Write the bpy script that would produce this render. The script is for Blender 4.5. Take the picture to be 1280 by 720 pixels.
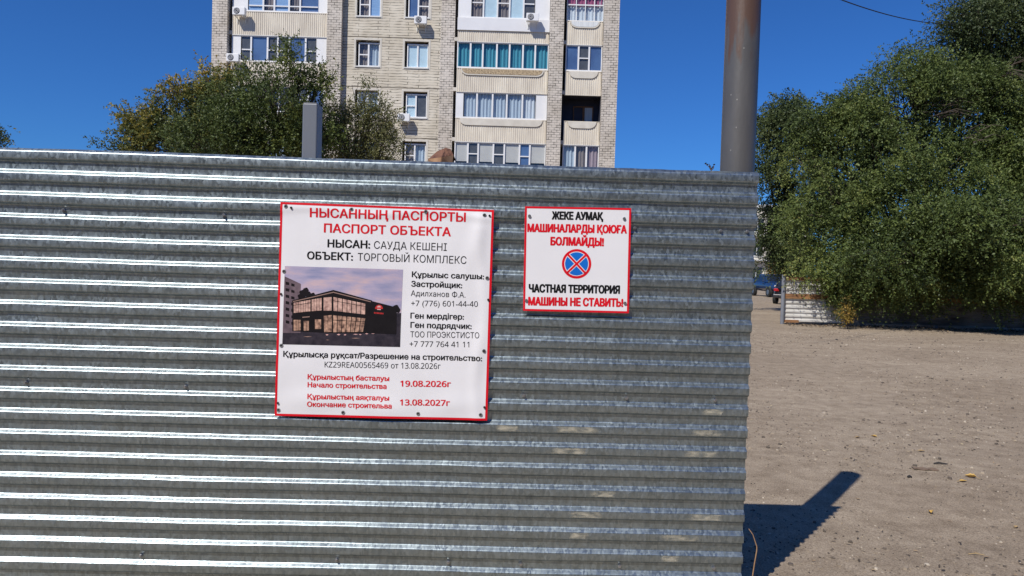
import bpy, bmesh, math, random
import numpy as np
from mathutils import Vector, Matrix, noise
from mathutils.geometry import delaunay_2d_cdt

S = bpy.context.scene
for o in list(bpy.data.objects):
    bpy.data.objects.remove(o)
COL = S.collection

# ------------------------------------------------------------------ camera
F_PX = 900.0                      # focal length in photo pixels (1280 wide)
CAM_H = 1.6
PITCH = math.atan(25 / 900.0)
ROLL = 0.0297
fwd = Vector((0, math.cos(PITCH), -math.sin(PITCH)))
r0 = Vector((1, 0, 0))
u0 = Vector((0, math.sin(PITCH), math.cos(PITCH)))
RIGHT = r0 * math.cos(ROLL) + u0 * math.sin(ROLL)
UP = u0 * math.cos(ROLL) - r0 * math.sin(ROLL)
cam_d = bpy.data.cameras.new("camera")
cam_d.sensor_width = 36.0
cam_d.lens = F_PX / 1280 * 36.0
cam_d.clip_start = 0.05
cam_d.clip_end = 3000
cam = bpy.data.objects.new("camera", cam_d)
COL.objects.link(cam)
cam.matrix_world = Matrix(((RIGHT.x, UP.x, -fwd.x, 0), (RIGHT.y, UP.y, -fwd.y, 0), (RIGHT.z, UP.z, -fwd.z, CAM_H), (0, 0, 0, 1)))
S.camera = cam

# ------------------------------------------------------------------ sky, sun, exposure
SUN_TRAVEL = Vector((0.605 * 0.688, 0.796 * 0.688, -0.725)).normalized()
SUN_EL = math.asin(-SUN_TRAVEL.z)
SUN_AZ = math.atan2(-SUN_TRAVEL.x, -SUN_TRAVEL.y)      # compass style: x = sin, y = cos
world = bpy.data.worlds.new("World")
S.world = world
world.use_nodes = True
wn = world.node_tree
sky = wn.nodes.new("ShaderNodeTexSky")
sky.sky_type = 'NISHITA'
sky.sun_disc = False
sky.sun_elevation = SUN_EL
sky.sun_rotation = SUN_AZ
sky.altitude = 400
sky.air_density = 1.0
sky.dust_density = 0.3
sky.ozone_density = 4.0
bg = wn.nodes["Background"]
bg.inputs[1].default_value = 0.067
tint = wn.nodes.new("ShaderNodeMixRGB")          # clear, very dry air: deep blue
tint.blend_type = 'MULTIPLY'
tint.inputs[0].default_value = 1.0
tint.inputs[2].default_value = (0.34, 0.82, 1.52, 1)
wn.links.new(sky.outputs[0], tint.inputs[1])
wn.links.new(tint.outputs[0], bg.inputs[0])
sun_d = bpy.data.lights.new("sun", 'SUN')
sun_d.energy = 4.7
sun_d.angle = math.radians(0.5)
sun_d.color = (1.0, 0.95, 0.87)
sun = bpy.data.objects.new("sun", sun_d)
COL.objects.link(sun)
sun.rotation_euler = SUN_TRAVEL.to_track_quat('-Z', 'Y').to_euler()
S.view_settings.view_transform = 'Standard'
S.view_settings.look = 'None'
S.view_settings.exposure = 0.0
S.view_settings.gamma = 1.0
S.cycles.max_bounces = 8
S.cycles.transparent_max_bounces = 8


# ------------------------------------------------------------------ measuring helpers
def ray(px, py):
    return (fwd + RIGHT * ((px - 640) / F_PX) + UP * ((360 - py) / F_PX)).normalized()


def at(px, py, Y):
    """point of the place seen at photo pixel px,py at depth Y"""
    d = ray(px, py)
    t = Y / d.y
    return Vector((d.x * t, Y, CAM_H + d.z * t))


def ground_at(px, py, z=0.0):
    d = ray(px, py)
    t = (z - CAM_H) / d.z
    return Vector((d.x * t, d.y * t, z))


# ------------------------------------------------------------------ object helpers
def tag(o, label=None, cat=None, group=None, kind=None):
    if label: o["label"] = label
    if cat: o["category"] = cat
    if group: o["group"] = group
    if kind: o["kind"] = kind
    return o


def empty(name, loc=(0, 0, 0), rz=0.0, label=None, cat=None, group=None, kind=None):
    o = bpy.data.objects.new(name, None)
    COL.objects.link(o)
    o.location = loc
    o.rotation_euler = (0, 0, rz)
    o.empty_display_size = 0.2
    return tag(o, label, cat, group, kind)


def link(name, me, mats, parent=None, smooth=False):
    o = bpy.data.objects.new(name, me)
    COL.objects.link(o)
    if not isinstance(mats, (list, tuple)):
        mats = [mats]
    if not me.materials:
        for m in mats:
            me.materials.append(m)
    if parent: o.parent = parent
    if smooth:
        me.polygons.foreach_set("use_smooth", [True] * len(me.polygons))
    return o


class MB:
    """collects shapes for ONE mesh object"""
    def __init__(s):
        s.v = []; s.f = []; s.m = []

    def add(s, verts, faces, mi=0):
        b = len(s.v)
        s.v += [tuple(p) for p in verts]
        for f in faces:
            s.f.append(tuple(i + b for i in f)); s.m.append(mi)

    def box(s, x0, x1, y0, y1, z0, z1, mi=0):
        s.add([(x0, y0, z0), (x1, y0, z0), (x1, y1, z0), (x0, y1, z0), (x0, y0, z1), (x1, y0, z1), (x1, y1, z1), (x0, y1, z1)],
              [(0, 3, 2, 1), (4, 5, 6, 7), (0, 1, 5, 4), (1, 2, 6, 5), (2, 3, 7, 6), (3, 0, 4, 7)], mi)

    def tube(s, pts, radii, n=8, cap=True, mi=0):
        pts = [Vector(p) for p in pts]
        rings = []
        prev = None
        for i, p in enumerate(pts):
            d = (pts[min(i + 1, len(pts) - 1)] - pts[max(i - 1, 0)])
            d = d.normalized() if d.length > 1e-9 else Vector((0, 0, 1))
            a = prev if prev is not None else (Vector((1, 0, 0)) if abs(d.x) < 0.8 else Vector((0, 1, 0)))
            a = (a - d * a.dot(d)).normalized()
            prev = a
            b = d.cross(a)
            rings.append([p + (a * math.cos(2 * math.pi * k / n) + b * math.sin(2 * math.pi * k / n)) * radii[i] for k in range(n)])
        vs = [q for r in rings for q in r]
        fs = []
        for i in range(len(pts) - 1):
            for k in range(n):
                fs.append((i * n + k, i * n + (k + 1) % n, (i + 1) * n + (k + 1) % n, (i + 1) * n + k))
        if cap:
            fs.append(tuple(reversed(range(n))))
            fs.append(tuple((len(pts) - 1) * n + k for k in range(n)))
        s.add(vs, fs, mi)

    def prism(s, poly, y0, y1, mi=0):
        """polygon in x,z extruded along y (counter-clockwise seen from -y)"""
        n = len(poly)
        vs = [(p[0], y0, p[1]) for p in poly] + [(p[0], y1, p[1]) for p in poly]
        fs = [tuple(range(n)), tuple(reversed(range(n, 2 * n)))]
        for i in range(n):
            j = (i + 1) % n
            fs.append((i, i + n, j + n, j))
        s.add(vs, fs, mi)

    def mesh(s, name):
        me = bpy.data.meshes.new(name)
        me.from_pydata(s.v, [], s.f)
        me.polygons.foreach_set("material_index", s.m)
        me.update()
        return me

    def build(s, name, mats, parent=None, smooth=False, bevel=0.0):
        me = s.mesh(name)
        if bevel > 0:
            bm = bmesh.new(); bm.from_mesh(me)
            bmesh.ops.recalc_face_normals(bm, faces=bm.faces)
            es = [e for e in bm.edges if len(e.link_faces) == 2 and e.calc_face_angle(0) > 0.5]
            bmesh.ops.bevel(bm, geom=es, offset=bevel, segments=2, profile=0.5, affect='EDGES', clamp_overlap=True)
            bm.to_mesh(me); bm.free()
        return link(name, me, mats, parent, smooth)


# ------------------------------------------------------------------ materials
def nd(nt, t, **kw):
    n = nt.nodes.new(t)
    for k, v in kw.items():
        setattr(n, k, v)
    return n


def material(name, col, col2=None, scale=5.0, rough=0.8, metal=0.0, bump=0.0, bscale=None, detail=6, spec=0.5, stretch=(1, 1, 1), coat=0.0):
    m = bpy.data.materials.new(name)
    m.use_nodes = True
    nt = m.node_tree
    b = nt.nodes["Principled BSDF"]
    b.inputs["Roughness"].default_value = rough
    b.inputs["Metallic"].default_value = metal
    b.inputs["Specular IOR Level"].default_value = spec
    b.inputs["Coat Weight"].default_value = coat
    col2 = col2 or tuple(c * 0.82 for c in col)
    tc = nd(nt, "ShaderNodeTexCoord")
    mp = nd(nt, "ShaderNodeMapping")
    mp.inputs["Scale"].default_value = stretch
    nt.links.new(tc.outputs["Object"], mp.inputs[0])
    n = nd(nt, "ShaderNodeTexNoise")
    n.inputs["Scale"].default_value = scale
    n.inputs["Detail"].default_value = detail
    nt.links.new(mp.outputs[0], n.inputs["Vector"])
    r = nd(nt, "ShaderNodeValToRGB")
    r.color_ramp.elements[0].position = 0.32
    r.color_ramp.elements[1].position = 0.68
    r.color_ramp.elements[0].color = (*col2, 1)
    r.color_ramp.elements[1].color = (*col, 1)
    nt.links.new(n.outputs["Fac"], r.inputs[0])
    nt.links.new(r.outputs[0], b.inputs["Base Color"])
    if bump > 0:
        n2 = nd(nt, "ShaderNodeTexNoise")
        n2.inputs["Scale"].default_value = bscale or scale * 3
        n2.inputs["Detail"].default_value = 5
        nt.links.new(mp.outputs[0], n2.inputs["Vector"])
        bp = nd(nt, "ShaderNodeBump")
        bp.inputs["Strength"].default_value = bump
        bp.inputs["Distance"].default_value = 0.02
        nt.links.new(n2.outputs["Fac"], bp.inputs["Height"])
        nt.links.new(bp.outputs[0], b.inputs["Normal"])
    m["bsdf"] = b.name
    return m


def srgb(r, g, b):
    f = lambda c: (c / 255 / 12.92) if c / 255 <= 0.04045 else ((c / 255 + 0.055) / 1.055) ** 2.4
    return (f(r), f(g), f(b))


def galvanised(name, light, dark, rough=0.36, metal=0.9):
    m = bpy.data.materials.new(name)
    m.use_nodes = True
    nt = m.node_tree
    b = nt.nodes["Principled BSDF"]
    b.inputs["Metallic"].default_value = metal
    tc = nd(nt, "ShaderNodeTexCoord")
    mp = nd(nt, "ShaderNodeMapping")
    mp.inputs["Scale"].default_value = (1.0, 0.6, 0.55)
    nt.links.new(tc.outputs["Object"], mp.inputs[0])
    # wobble the cells so the zinc flowers are ragged
    nz = nd(nt, "ShaderNodeTexNoise"); nz.inputs["Scale"].default_value = 70; nz.inputs["Detail"].default_value = 4
    nt.links.new(mp.outputs[0], nz.inputs["Vector"])
    mx = nd(nt, "ShaderNodeMixRGB", blend_type='ADD'); mx.inputs[0].default_value = 0.02
    nt.links.new(mp.outputs[0], mx.inputs[1]); nt.links.new(nz.outputs["Color"], mx.inputs[2])
    vo = nd(nt, "ShaderNodeTexVoronoi"); vo.inputs["Scale"].default_value = 95
    nt.links.new(mx.outputs[0], vo.inputs["Vector"])
    sep = nd(nt, "ShaderNodeSeparateColor"); nt.links.new(vo.outputs["Color"], sep.inputs[0])
    # broad weathering
    big = nd(nt, "ShaderNodeTexNoise"); big.inputs["Scale"].default_value = 2.2; big.inputs["Detail"].default_value = 5
    mp2 = nd(nt, "ShaderNodeMapping"); mp2.inputs["Scale"].default_value = (0.5, 1, 1.3)
    nt.links.new(tc.outputs["Object"], mp2.inputs[0]); nt.links.new(mp2.outputs[0], big.inputs["Vector"])
    add = nd(nt, "ShaderNodeMath", operation='MULTIPLY_ADD'); add.inputs[1].default_value = 0.55
    nt.links.new(sep.outputs[0], add.inputs[0])
    sub = nd(nt, "ShaderNodeMath", operation='MULTIPLY'); sub.inputs[1].default_value = 0.6
    nt.links.new(big.outputs["Fac"], sub.inputs[0]); nt.links.new(sub.outputs[0], add.inputs[2])
    r = nd(nt, "ShaderNodeValToRGB")
    r.color_ramp.elements[0].position = 0.15; r.color_ramp.elements[0].color = (*dark, 1)
    r.color_ramp.elements[1].position = 0.95; r.color_ramp.elements[1].color = (*light, 1)
    nt.links.new(add.outputs[0], r.inputs[0])
    # fine vertical drip streaks
    mp3 = nd(nt, "ShaderNodeMapping"); mp3.inputs["Scale"].default_value = (60, 1, 1.2)
    nt.links.new(tc.outputs["Object"], mp3.inputs[0])
    st = nd(nt, "ShaderNodeTexNoise"); st.inputs["Scale"].default_value = 1.0; st.inputs["Detail"].default_value = 3
    nt.links.new(mp3.outputs[0], st.inputs["Vector"])
    rs = nd(nt, "ShaderNodeValToRGB")
    rs.color_ramp.elements[0].position = 0.35; rs.color_ramp.elements[0].color = (0.88, 0.88, 0.87, 1)
    rs.color_ramp.elements[1].position = 0.62; rs.color_ramp.elements[1].color = (1, 1, 1, 1)
    nt.links.new(st.outputs["Fac"], rs.inputs[0])
    mm = nd(nt, "ShaderNodeMixRGB", blend_type='MULTIPLY'); mm.inputs[0].default_value = 1.0
    nt.links.new(r.outputs[0], mm.inputs[1]); nt.links.new(rs.outputs[0], mm.inputs[2])
    nt.links.new(mm.outputs[0], b.inputs["Base Color"])
    rr = nd(nt, "ShaderNodeMapRange")
    rr.inputs["To Min"].default_value = rough - 0.07; rr.inputs["To Max"].default_value = rough + 0.10
    nt.links.new(sep.outputs[1], rr.inputs["Value"]); nt.links.new(rr.outputs[0], b.inputs["Roughness"])
    bp = nd(nt, "ShaderNodeBump"); bp.inputs["Strength"].default_value = 0.07; bp.inputs["Distance"].default_value = 0.002
    nt.links.new(sep.outputs[2], bp.inputs["Height"]); nt.links.new(bp.outputs[0], b.inputs["Normal"])
    return m


def masonry(name, c1, c2, mortar, bw, bh, msize, axis='XZ', warp=0.0, offset=0.5, gap_noise=True):
    m = bpy.data.materials.new(name)
    m.use_nodes = True
    nt = m.node_tree
    b = nt.nodes["Principled BSDF"]
    b.inputs["Roughness"].default_value = 0.9
    tc = nd(nt, "ShaderNodeTexCoord")
    sp = nd(nt, "ShaderNodeSeparateXYZ"); nt.links.new(tc.outputs["Object"], sp.inputs[0])
    cb = nd(nt, "ShaderNodeCombineXYZ")
    ad = nd(nt, "ShaderNodeMath", operation='ADD')
    nt.links.new(sp.outputs["X"], ad.inputs[0]); nt.links.new(sp.outputs["Y"], ad.inputs[1])
    nt.links.new(ad.outputs[0], cb.inputs["X"]); nt.links.new(sp.outputs["Z"], cb.inputs["Y"])
    vec = cb.outputs[0]
    if warp:
        nz = nd(nt, "ShaderNodeTexNoise"); nz.inputs["Scale"].default_value = 1.3; nz.inputs["Detail"].default_value = 3
        nt.links.new(cb.outputs[0], nz.inputs["Vector"])
        mx = nd(nt, "ShaderNodeMixRGB", blend_type='ADD'); mx.inputs[0].default_value = warp
        nt.links.new(cb.outputs[0], mx.inputs[1]); nt.links.new(nz.outputs["Color"], mx.inputs[2])
        vec = mx.outputs[0]
    br = nd(nt, "ShaderNodeTexBrick")
    br.offset = offset
    br.inputs["Color1"].default_value = (*c1, 1)
    br.inputs["Color2"].default_value = (*c2, 1)
    br.inputs["Mortar"].default_value = (*mortar, 1)
    br.inputs["Scale"].default_value = 1.0
    br.inputs["Mortar Size"].default_value = msize
    br.inputs["Mortar Smooth"].default_value = 0.2
    br.inputs["Brick Width"].default_value = bw
    br.inputs["Row Height"].default_value = bh
    nt.links.new(vec, br.inputs["Vector"])
    big = nd(nt, "ShaderNodeTexNoise"); big.inputs["Scale"].default_value = 0.7; big.inputs["Detail"].default_value = 6
    nt.links.new(tc.outputs["Object"], big.inputs["Vector"])
    r = nd(nt, "ShaderNodeValToRGB")
    r.color_ramp.elements[0].position = 0.3; r.color_ramp.elements[0].color = (0.80, 0.78, 0.74, 1)
    r.color_ramp.elements[1].position = 0.65; r.color_ramp.elements[1].color = (1, 1, 1, 1)
    nt.links.new(big.outputs["Fac"], r.inputs[0])
    # the joints are filled unevenly
    jn = nd(nt, "ShaderNodeTexNoise"); jn.inputs["Scale"].default_value = 2.6; jn.inputs["Detail"].default_value = 3
    nt.links.new(tc.outputs["Object"], jn.inputs["Vector"])
    jr = nd(nt, "ShaderNodeValToRGB")
    jr.color_ramp.elements[0].position = 0.36; jr.color_ramp.elements[0].color = (0.25, 0.25, 0.25, 1)
    jr.color_ramp.elements[1].position = 0.58; jr.color_ramp.elements[1].color = (1, 1, 1, 1)
    nt.links.new(jn.outputs["Fac"], jr.inputs[0])
    jm = nd(nt, "ShaderNodeMixRGB"); jm.inputs[1].default_value = (*c1, 1)
    nt.links.new(jr.outputs[0], jm.inputs[0]); nt.links.new(br.outputs["Color"], jm.inputs[2])
    mm = nd(nt, "ShaderNodeMixRGB", blend_type='MULTIPLY'); mm.inputs[0].default_value = 1.0
    nt.links.new(jm.outputs[0], mm.inputs[1]); nt.links.new(r.outputs[0], mm.inputs[2])
    nt.links.new(mm.outputs[0], b.inputs["Base Color"])
    return m


def leaf_material(name, ramp, trans=0.28):
    m = bpy.data.materials.new(name)
    m.use_nodes = True
    nt = m.node_tree
    b = nt.nodes["Principled BSDF"]
    b.inputs["Roughness"].default_value = 0.55
    b.inputs["Specular IOR Level"].default_value = 0.35
    a = nd(nt, "ShaderNodeAttribute"); a.attribute_name = "tint"
    r = nd(nt, "ShaderNodeValToRGB")
    el = r.color_ramp.elements
    el[0].position = ramp[0][0]; el[0].color = (*ramp[0][1], 1)
    el[1].position = ramp[-1][0]; el[1].color = (*ramp[-1][1], 1)
    for p, c in ramp[1:-1]:
        e = el.new(p); e.color = (*c, 1)
    nt.links.new(a.outputs["Fac"], r.inputs[0])
    nt.links.new(r.outputs[0], b.inputs["Base Color"])
    t = nd(nt, "ShaderNodeBsdfTranslucent"); nt.links.new(r.outputs[0], t.inputs[0])
    mx = nd(nt, "ShaderNodeMixShader"); mx.inputs[0].default_value = trans
    nt.links.new(b.outputs[0], mx.inputs[1]); nt.links.new(t.outputs[0], mx.inputs[2])
    nt.links.new(mx.outputs[0], nt.nodes["Material Output"].inputs[0])
    return m


def glass_material(name, tint=(0.9, 0.95, 1.0), ior=1.55):
    m = bpy.data.materials.new(name)
    m.use_nodes = True
    nt = m.node_tree
    nt.nodes.remove(nt.nodes["Principled BSDF"])
    tr = nd(nt, "ShaderNodeBsdfTransparent"); tr.inputs[0].default_value = (*tint, 1)
    gl = nd(nt, "ShaderNodeBsdfGlossy"); gl.inputs["Roughness"].default_value = 0.03
    lw = nd(nt, "ShaderNodeLayerWeight"); lw.inputs[0].default_value = 0.5
    pw = nd(nt, "ShaderNodeMath", operation='POWER'); pw.inputs[1].default_value = 4.0
    nt.links.new(lw.outputs["Facing"], pw.inputs[0])
    fr = nd(nt, "ShaderNodeMath", operation='MULTIPLY_ADD'); fr.inputs[1].default_value = 0.8; fr.inputs[2].default_value = 0.07
    nt.links.new(pw.outputs[0], fr.inputs[0])
    mx = nd(nt, "ShaderNodeMixShader")
    nt.links.new(fr.outputs[0], mx.inputs[0]); nt.links.new(tr.outputs[0], mx.inputs[1]); nt.links.new(gl.outputs[0], mx.inputs[2])
    nt.links.new(mx.outputs[0], nt.nodes["Material Output"].inputs[0])
    return m


M = {}
M['white'] = material("white_plastic", (0.78, 0.78, 0.78), (0.72, 0.72, 0.72), 1.5, 0.45)
M['white_metal'] = material("white_sheet", (0.72, 0.72, 0.70), (0.60, 0.60, 0.58), 3, 0.5)
M['dark_steel'] = material("dark_steel", (0.06, 0.06, 0.065), (0.04, 0.04, 0.045), 8, 0.4, 0.6)
M['rubber'] = material("rubber", (0.02, 0.02, 0.02), (0.015, 0.015, 0.015), 8, 0.8)
M['glass'] = glass_material("window_glass")
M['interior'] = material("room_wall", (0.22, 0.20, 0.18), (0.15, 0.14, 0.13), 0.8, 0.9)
M['wood'] = material("weathered_wood", (0.20, 0.10, 0.05), (0.12, 0.06, 0.03), 4, 0.8, stretch=(1, 6, 6))
M['bark'] = material("bark", (0.11, 0.085, 0.065), (0.05, 0.04, 0.03), 9, 0.95, bump=0.5, stretch=(1, 1, 0.25))
M['red_ink'] = material("red_ink", srgb(222, 22, 40), srgb(205, 18, 35), 3, 0.5, spec=0.2)
M['black_ink'] = material("black_ink", (0.012, 0.012, 0.014), (0.009, 0.009, 0.01), 3, 0.5, spec=0.15)
M['banner'] = material("banner_vinyl", (0.80, 0.79, 0.81), (0.75, 0.74, 0.76), 6, 0.5)
M['plate'] = material("sign_plastic", (0.79, 0.78, 0.80), (0.76, 0.75, 0.77), 6, 0.4)
M['zinc_bolt'] = material("zinc_bolt", (0.55, 0.56, 0.57), (0.35, 0.35, 0.36), 60, 0.35, 0.9)


# ================================================================== GROUND
def ground_material():
    m = bpy.data.materials.new("packed_dirt")
    m.use_nodes = True
    nt = m.node_tree
    b = nt.nodes["Principled BSDF"]
    b.inputs["Roughness"].default_value = 0.95
    b.inputs["Specular IOR Level"].default_value = 0.15
    tc = nd(nt, "ShaderNodeTexCoord")

    def noise_tex(scale, detail=6, rough=0.6, st=None):
        n = nd(nt, "ShaderNodeTexNoise")
        n.inputs["Scale"].default_value = scale; n.inputs["Detail"].default_value = detail; n.inputs["Roughness"].default_value = rough
        if st:
            mp = nd(nt, "ShaderNodeMapping"); mp.inputs["Scale"].default_value = st
            nt.links.new(tc.outputs["Object"], mp.inputs[0]); nt.links.new(mp.outputs[0], n.inputs["Vector"])
        else:
            nt.links.new(tc.outputs["Object"], n.inputs["Vector"])
        return n

    def ramp(src, p0, c0, p1, c1):
        r = nd(nt, "ShaderNodeValToRGB")
        r.color_ramp.elements[0].position = p0; r.color_ramp.elements[0].color = (*c0, 1)
        r.color_ramp.elements[1].position = p1; r.color_ramp.elements[1].color = (*c1, 1)
        nt.links.new(src, r.inputs[0]); return r

    def mix(fac, a, c, mode='MIX'):
        x = nd(nt, "ShaderNodeMixRGB", blend_type=mode)
        if isinstance(fac, float): x.inputs[0].default_value = fac
        else: nt.links.new(fac, x.inputs[0])
        nt.links.new(a, x.inputs[1]); nt.links.new(c, x.inputs[2]); return x

    base = ramp(noise_tex(0.35, 7).outputs["Fac"], 0.35, (0.350, 0.286, 0.215), 0.66, (0.42, 0.350, 0.268))
    mid = ramp(noise_tex(5.0, 8, 0.7).outputs["Fac"], 0.33, (0.74, 0.71, 0.68), 0.6, (1.08, 1.07, 1.06))
    c = mix(1.0, base.outputs[0], mid.outputs[0], 'MULTIPLY')
    fine = ramp(noise_tex(95, 5, 0.85).outputs["Fac"], 0.38, (0.50, 0.48, 0.46), 0.58, (1.14, 1.14, 1.14))
    c = mix(1.0, c.outputs[0], fine.outputs[0], 'MULTIPLY')
    # small stones pressed into the dirt
    vo = nd(nt, "ShaderNodeTexVoronoi"); vo.inputs["Scale"].default_value = 75
    nt.links.new(tc.outputs["Object"], vo.inputs["Vector"])
    st = ramp(vo.outputs["Distance"], 0.10, (1, 1, 1), 0.24, (0, 0, 0))
    sel = nd(nt, "ShaderNodeSeparateColor"); nt.links.new(vo.outputs["Color"], sel.inputs[0])
    gt = nd(nt, "ShaderNodeMath", operation='GREATER_THAN'); gt.inputs[1].default_value = 0.72
    nt.links.new(sel.outputs[0], gt.inputs[0])
    mk = nd(nt, "ShaderNodeMath", operation='MULTIPLY'); nt.links.new(st.outputs[0], mk.inputs[0]); nt.links.new(gt.outputs[0], mk.inputs[1])
    stone = ramp(sel.outputs[1], 0.0, (0.17, 0.145, 0.12), 1.0, (0.50, 0.44, 0.37))
    c = mix(mk.outputs[0], c.outputs[0], stone.outputs[0])
    # wheel-worn paler tracks and darker damp/oily patches
    pt = ramp(noise_tex(0.9, 6, 0.65, (0.35, 1.3, 1)).outputs["Fac"], 0.42, (0.90, 0.89, 0.88), 0.62, (1.05, 1.05, 1.04))
    c = mix(1.0, c.outputs[0], pt.outputs[0], 'MULTIPLY')
    nt.links.new(c.outputs[0], b.inputs["Base Color"])
    h1 = noise_tex(85, 5, 0.75)
    h2 = nd(nt, "ShaderNodeMath", operation='MULTIPLY_ADD'); h2.inputs[1].default_value = 0.8
    nt.links.new(mk.outputs[0], h2.inputs[0]); nt.links.new(h1.outputs["Fac"], h2.inputs[2])
    bp = nd(nt, "ShaderNodeBump"); bp.inputs["Strength"].default_value = 0.6; bp.inputs["Distance"].default_value = 0.014
    nt.links.new(h2.outputs[0], bp.inputs["Height"]); nt.links.new(bp.outputs[0], b.inputs["Normal"])
    return m


M['dirt'] = ground_material()


def ground_z(x, y):
    if x < -8 or x > 40 or y < -4 or y > 46:
        return 0.0
    e = min(1, (x + 8) / 3, (40 - x) / 6, (y + 4) / 3, (46 - y) / 8)
    return e * (0.025 * (noise.noise((x * 0.35, y * 0.35, 0)) - 0.0) + 0.005 * noise.noise((x * 1.3, y * 1.3, 4)))


def build_ground():
    xs = [-1500, -400, -120, -40, -15] + list(np.arange(-8, 40.01, 0.4)) + [60, 150, 400, 1500]
    ys = [-1500, -400, -120, -40, -12] + list(np.arange(-4, 46.01, 0.4)) + [60, 120, 400, 2500]
    mb = MB()
    vs = [(x, y, ground_z(x, y)) for y in ys for x in xs]
    n = len(xs)
    fs = [(j * n + i, j * n + i + 1, (j + 1) * n + i + 1, (j + 1) * n + i) for j in range(len(ys) - 1) for i in range(n - 1)]
    mb.add(vs, fs)
    o = mb.build("ground", M['dirt'], smooth=True)
    tag(o, "dry grey brown packed dirt yard with small stones", "ground", kind="structure")


build_ground()

# ================================================================== APARTMENT BUILDING
BY = 40.0
M['brick'] = masonry("pale_brick", (0.66, 0.60, 0.53), (0.54, 0.49, 0.43), (0.10, 0.09, 0.08), 0.30, 0.135, 0.017, warp=0.06)
M['ribbed'] = masonry("ribbed_block", (0.70, 0.64, 0.53), (0.60, 0.54, 0.44), (0.11, 0.095, 0.075), 1.7, 0.15, 0.016, warp=0.16, offset=0.37)
M['panel'] = material("beige_panel", (0.74, 0.68, 0.57), (0.60, 0.54, 0.45), 1.6, 0.9, stretch=(1.6, 1, 0.5))
M['concrete'] = material("pale_concrete", (0.66, 0.62, 0.54), (0.56, 0.52, 0.45), 2.5, 0.9)
M['pebble'] = material("pebble_dash", (0.55, 0.43, 0.27), (0.22, 0.16, 0.10), 14, 0.9, detail=2)
M['cladding'] = material("white_cladding", (0.75, 0.75, 0.76), (0.68, 0.68, 0.69), 1.2, 0.5)
CUR = {
    'teal': material("teal_curtain", (0.07, 0.33, 0.39), (0.05, 0.22, 0.28), 5, 0.8, stretch=(3, 1, 0.1)),
    'pale': material("pale_curtain", (0.52, 0.58, 0.62), (0.38, 0.43, 0.47), 5, 0.8, stretch=(4, 1, 0.1)),
    'sheer': material("sheer_curtain", (0.72, 0.74, 0.74), (0.55, 0.57, 0.58), 5, 0.8, stretch=(4, 1, 0.1)),
    'ltblue': material("light_blue_blind", (0.58, 0.70, 0.72), (0.52, 0.64, 0.66), 3, 0.6),
    'blue': material("blue_backing", (0.11, 0.18, 0.32), (0.07, 0.11, 0.22), 1.1, 0.3),  # plain dark blue sheet set close behind a pane
    'skyblue': material("blue_striped_blind", (0.28, 0.43, 0.62), (0.20, 0.33, 0.52), 14, 0.5, stretch=(0.1, 1, 1)),
    'dark': material("mosquito_net", (0.10, 0.095, 0.09), (0.07, 0.065, 0.06), 4, 0.9),
    'beige': material("beige_blind", (0.60, 0.55, 0.47), (0.55, 0.50, 0.43), 2, 0.8),
    'mauve': material("mauve_curtain", (0.40, 0.30, 0.30), (0.28, 0.20, 0.21), 5, 0.8, stretch=(4, 1, 0.1)),
    'brown': material("brown_curtain", (0.28, 0.22, 0.18), (0.18, 0.14, 0.12), 5, 0.8, stretch=(4, 1, 0.1)),
    'pink': material("pink_valance", (0.45, 0.10, 0.18), (0.25, 0.05, 0.10), 9, 0.8),
}
bld = empty("apartment_building", (0, BY, 0), 0.0,
            "tall pale brick apartment block with glazed balconies behind the metal fence", "apartment building")


def bx(px, py=50):
    return at(px, py, BY).x


FL = lambda n: 0.50 + 2.76 * n         # floor level of storey n (0 = ground floor)
NST = 9
TOPZ = FL(NST)
X = {k: bx(v) for k, v in dict(a=264.6, b=283.5, c=408.3, d=426.5, e=550, f=567.6, g=687, h=704.5, i=754.5, j=773.5).items()}
WIN = [(bx(443, 66), bx(473, 67)), (bx(504.5, 68), bx(534.5, 69))]
MIDY = 0.35


def build_shell():
    for (p, q) in (('a', 'b'), ('c', 'd'), ('e', 'f'), ('g', 'h'), ('i', 'j')):
        m = MB()
        m.box(X[p], X[q], 0.0 if p != 'e' else MIDY - 0.004, 1.5, 0, TOPZ)
        m.build("brick_pier", M['brick'], bld)
    # middle wall with window openings
    m = MB()
    edges = [X['d'], WIN[0][0], WIN[0][1], WIN[1][0], WIN[1][1], X['e']]
    for i in (0, 2, 4):
        m.box(edges[i], edges[i + 1], MIDY, MIDY + 0.3, 0, TOPZ)
    for i in (1, 3):
        zs = [0]
        for n in range(0, NST):
            zs += [FL(n) + 1.0, FL(n) + 2.47]
        zs.append(TOPZ)
        for k in range(0, len(zs), 2):
            m.box(edges[i], edges[i + 1], MIDY, MIDY + 0.3, zs[k], zs[k + 1])
    m.build("wall", M['ribbed'], bld)
    jm = material("dark_joint", (0.20, 0.165, 0.125), (0.12, 0.10, 0.075), 3, 0.9)
    for n in range(1, NST):
        m = MB(); m.box(X['d'] + 0.002, X['e'] - 0.002, MIDY - 0.012, MIDY - 0.001, FL(n) - 0.12, FL(n) - 0.09)
        m.build("floor_joint", jm, bld)
    m = MB()
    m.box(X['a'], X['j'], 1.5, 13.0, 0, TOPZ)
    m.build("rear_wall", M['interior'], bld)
    m = MB()
    for (p, q) in (('b', 'c'), ('f', 'g'), ('h', 'i')):
        for n in range(0, NST):
            m.box(X[p], X[q], 0.30, 1.5, FL(n) - 0.2, FL(n))
    for n in range(0, NST):
        m.box(X['d'], X['e'], MIDY + 0.3, 1.5, FL(n) - 0.2, FL(n))
    m.build("floor_slab", M['concrete'], bld)
    m = MB()
    m.box(X['a'] - 0.15, X['j'] + 0.15, -0.2, 13.2, TOPZ, TOPZ + 0.35)
    m.build("roof", M['concrete'], bld)


build_shell()


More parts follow.
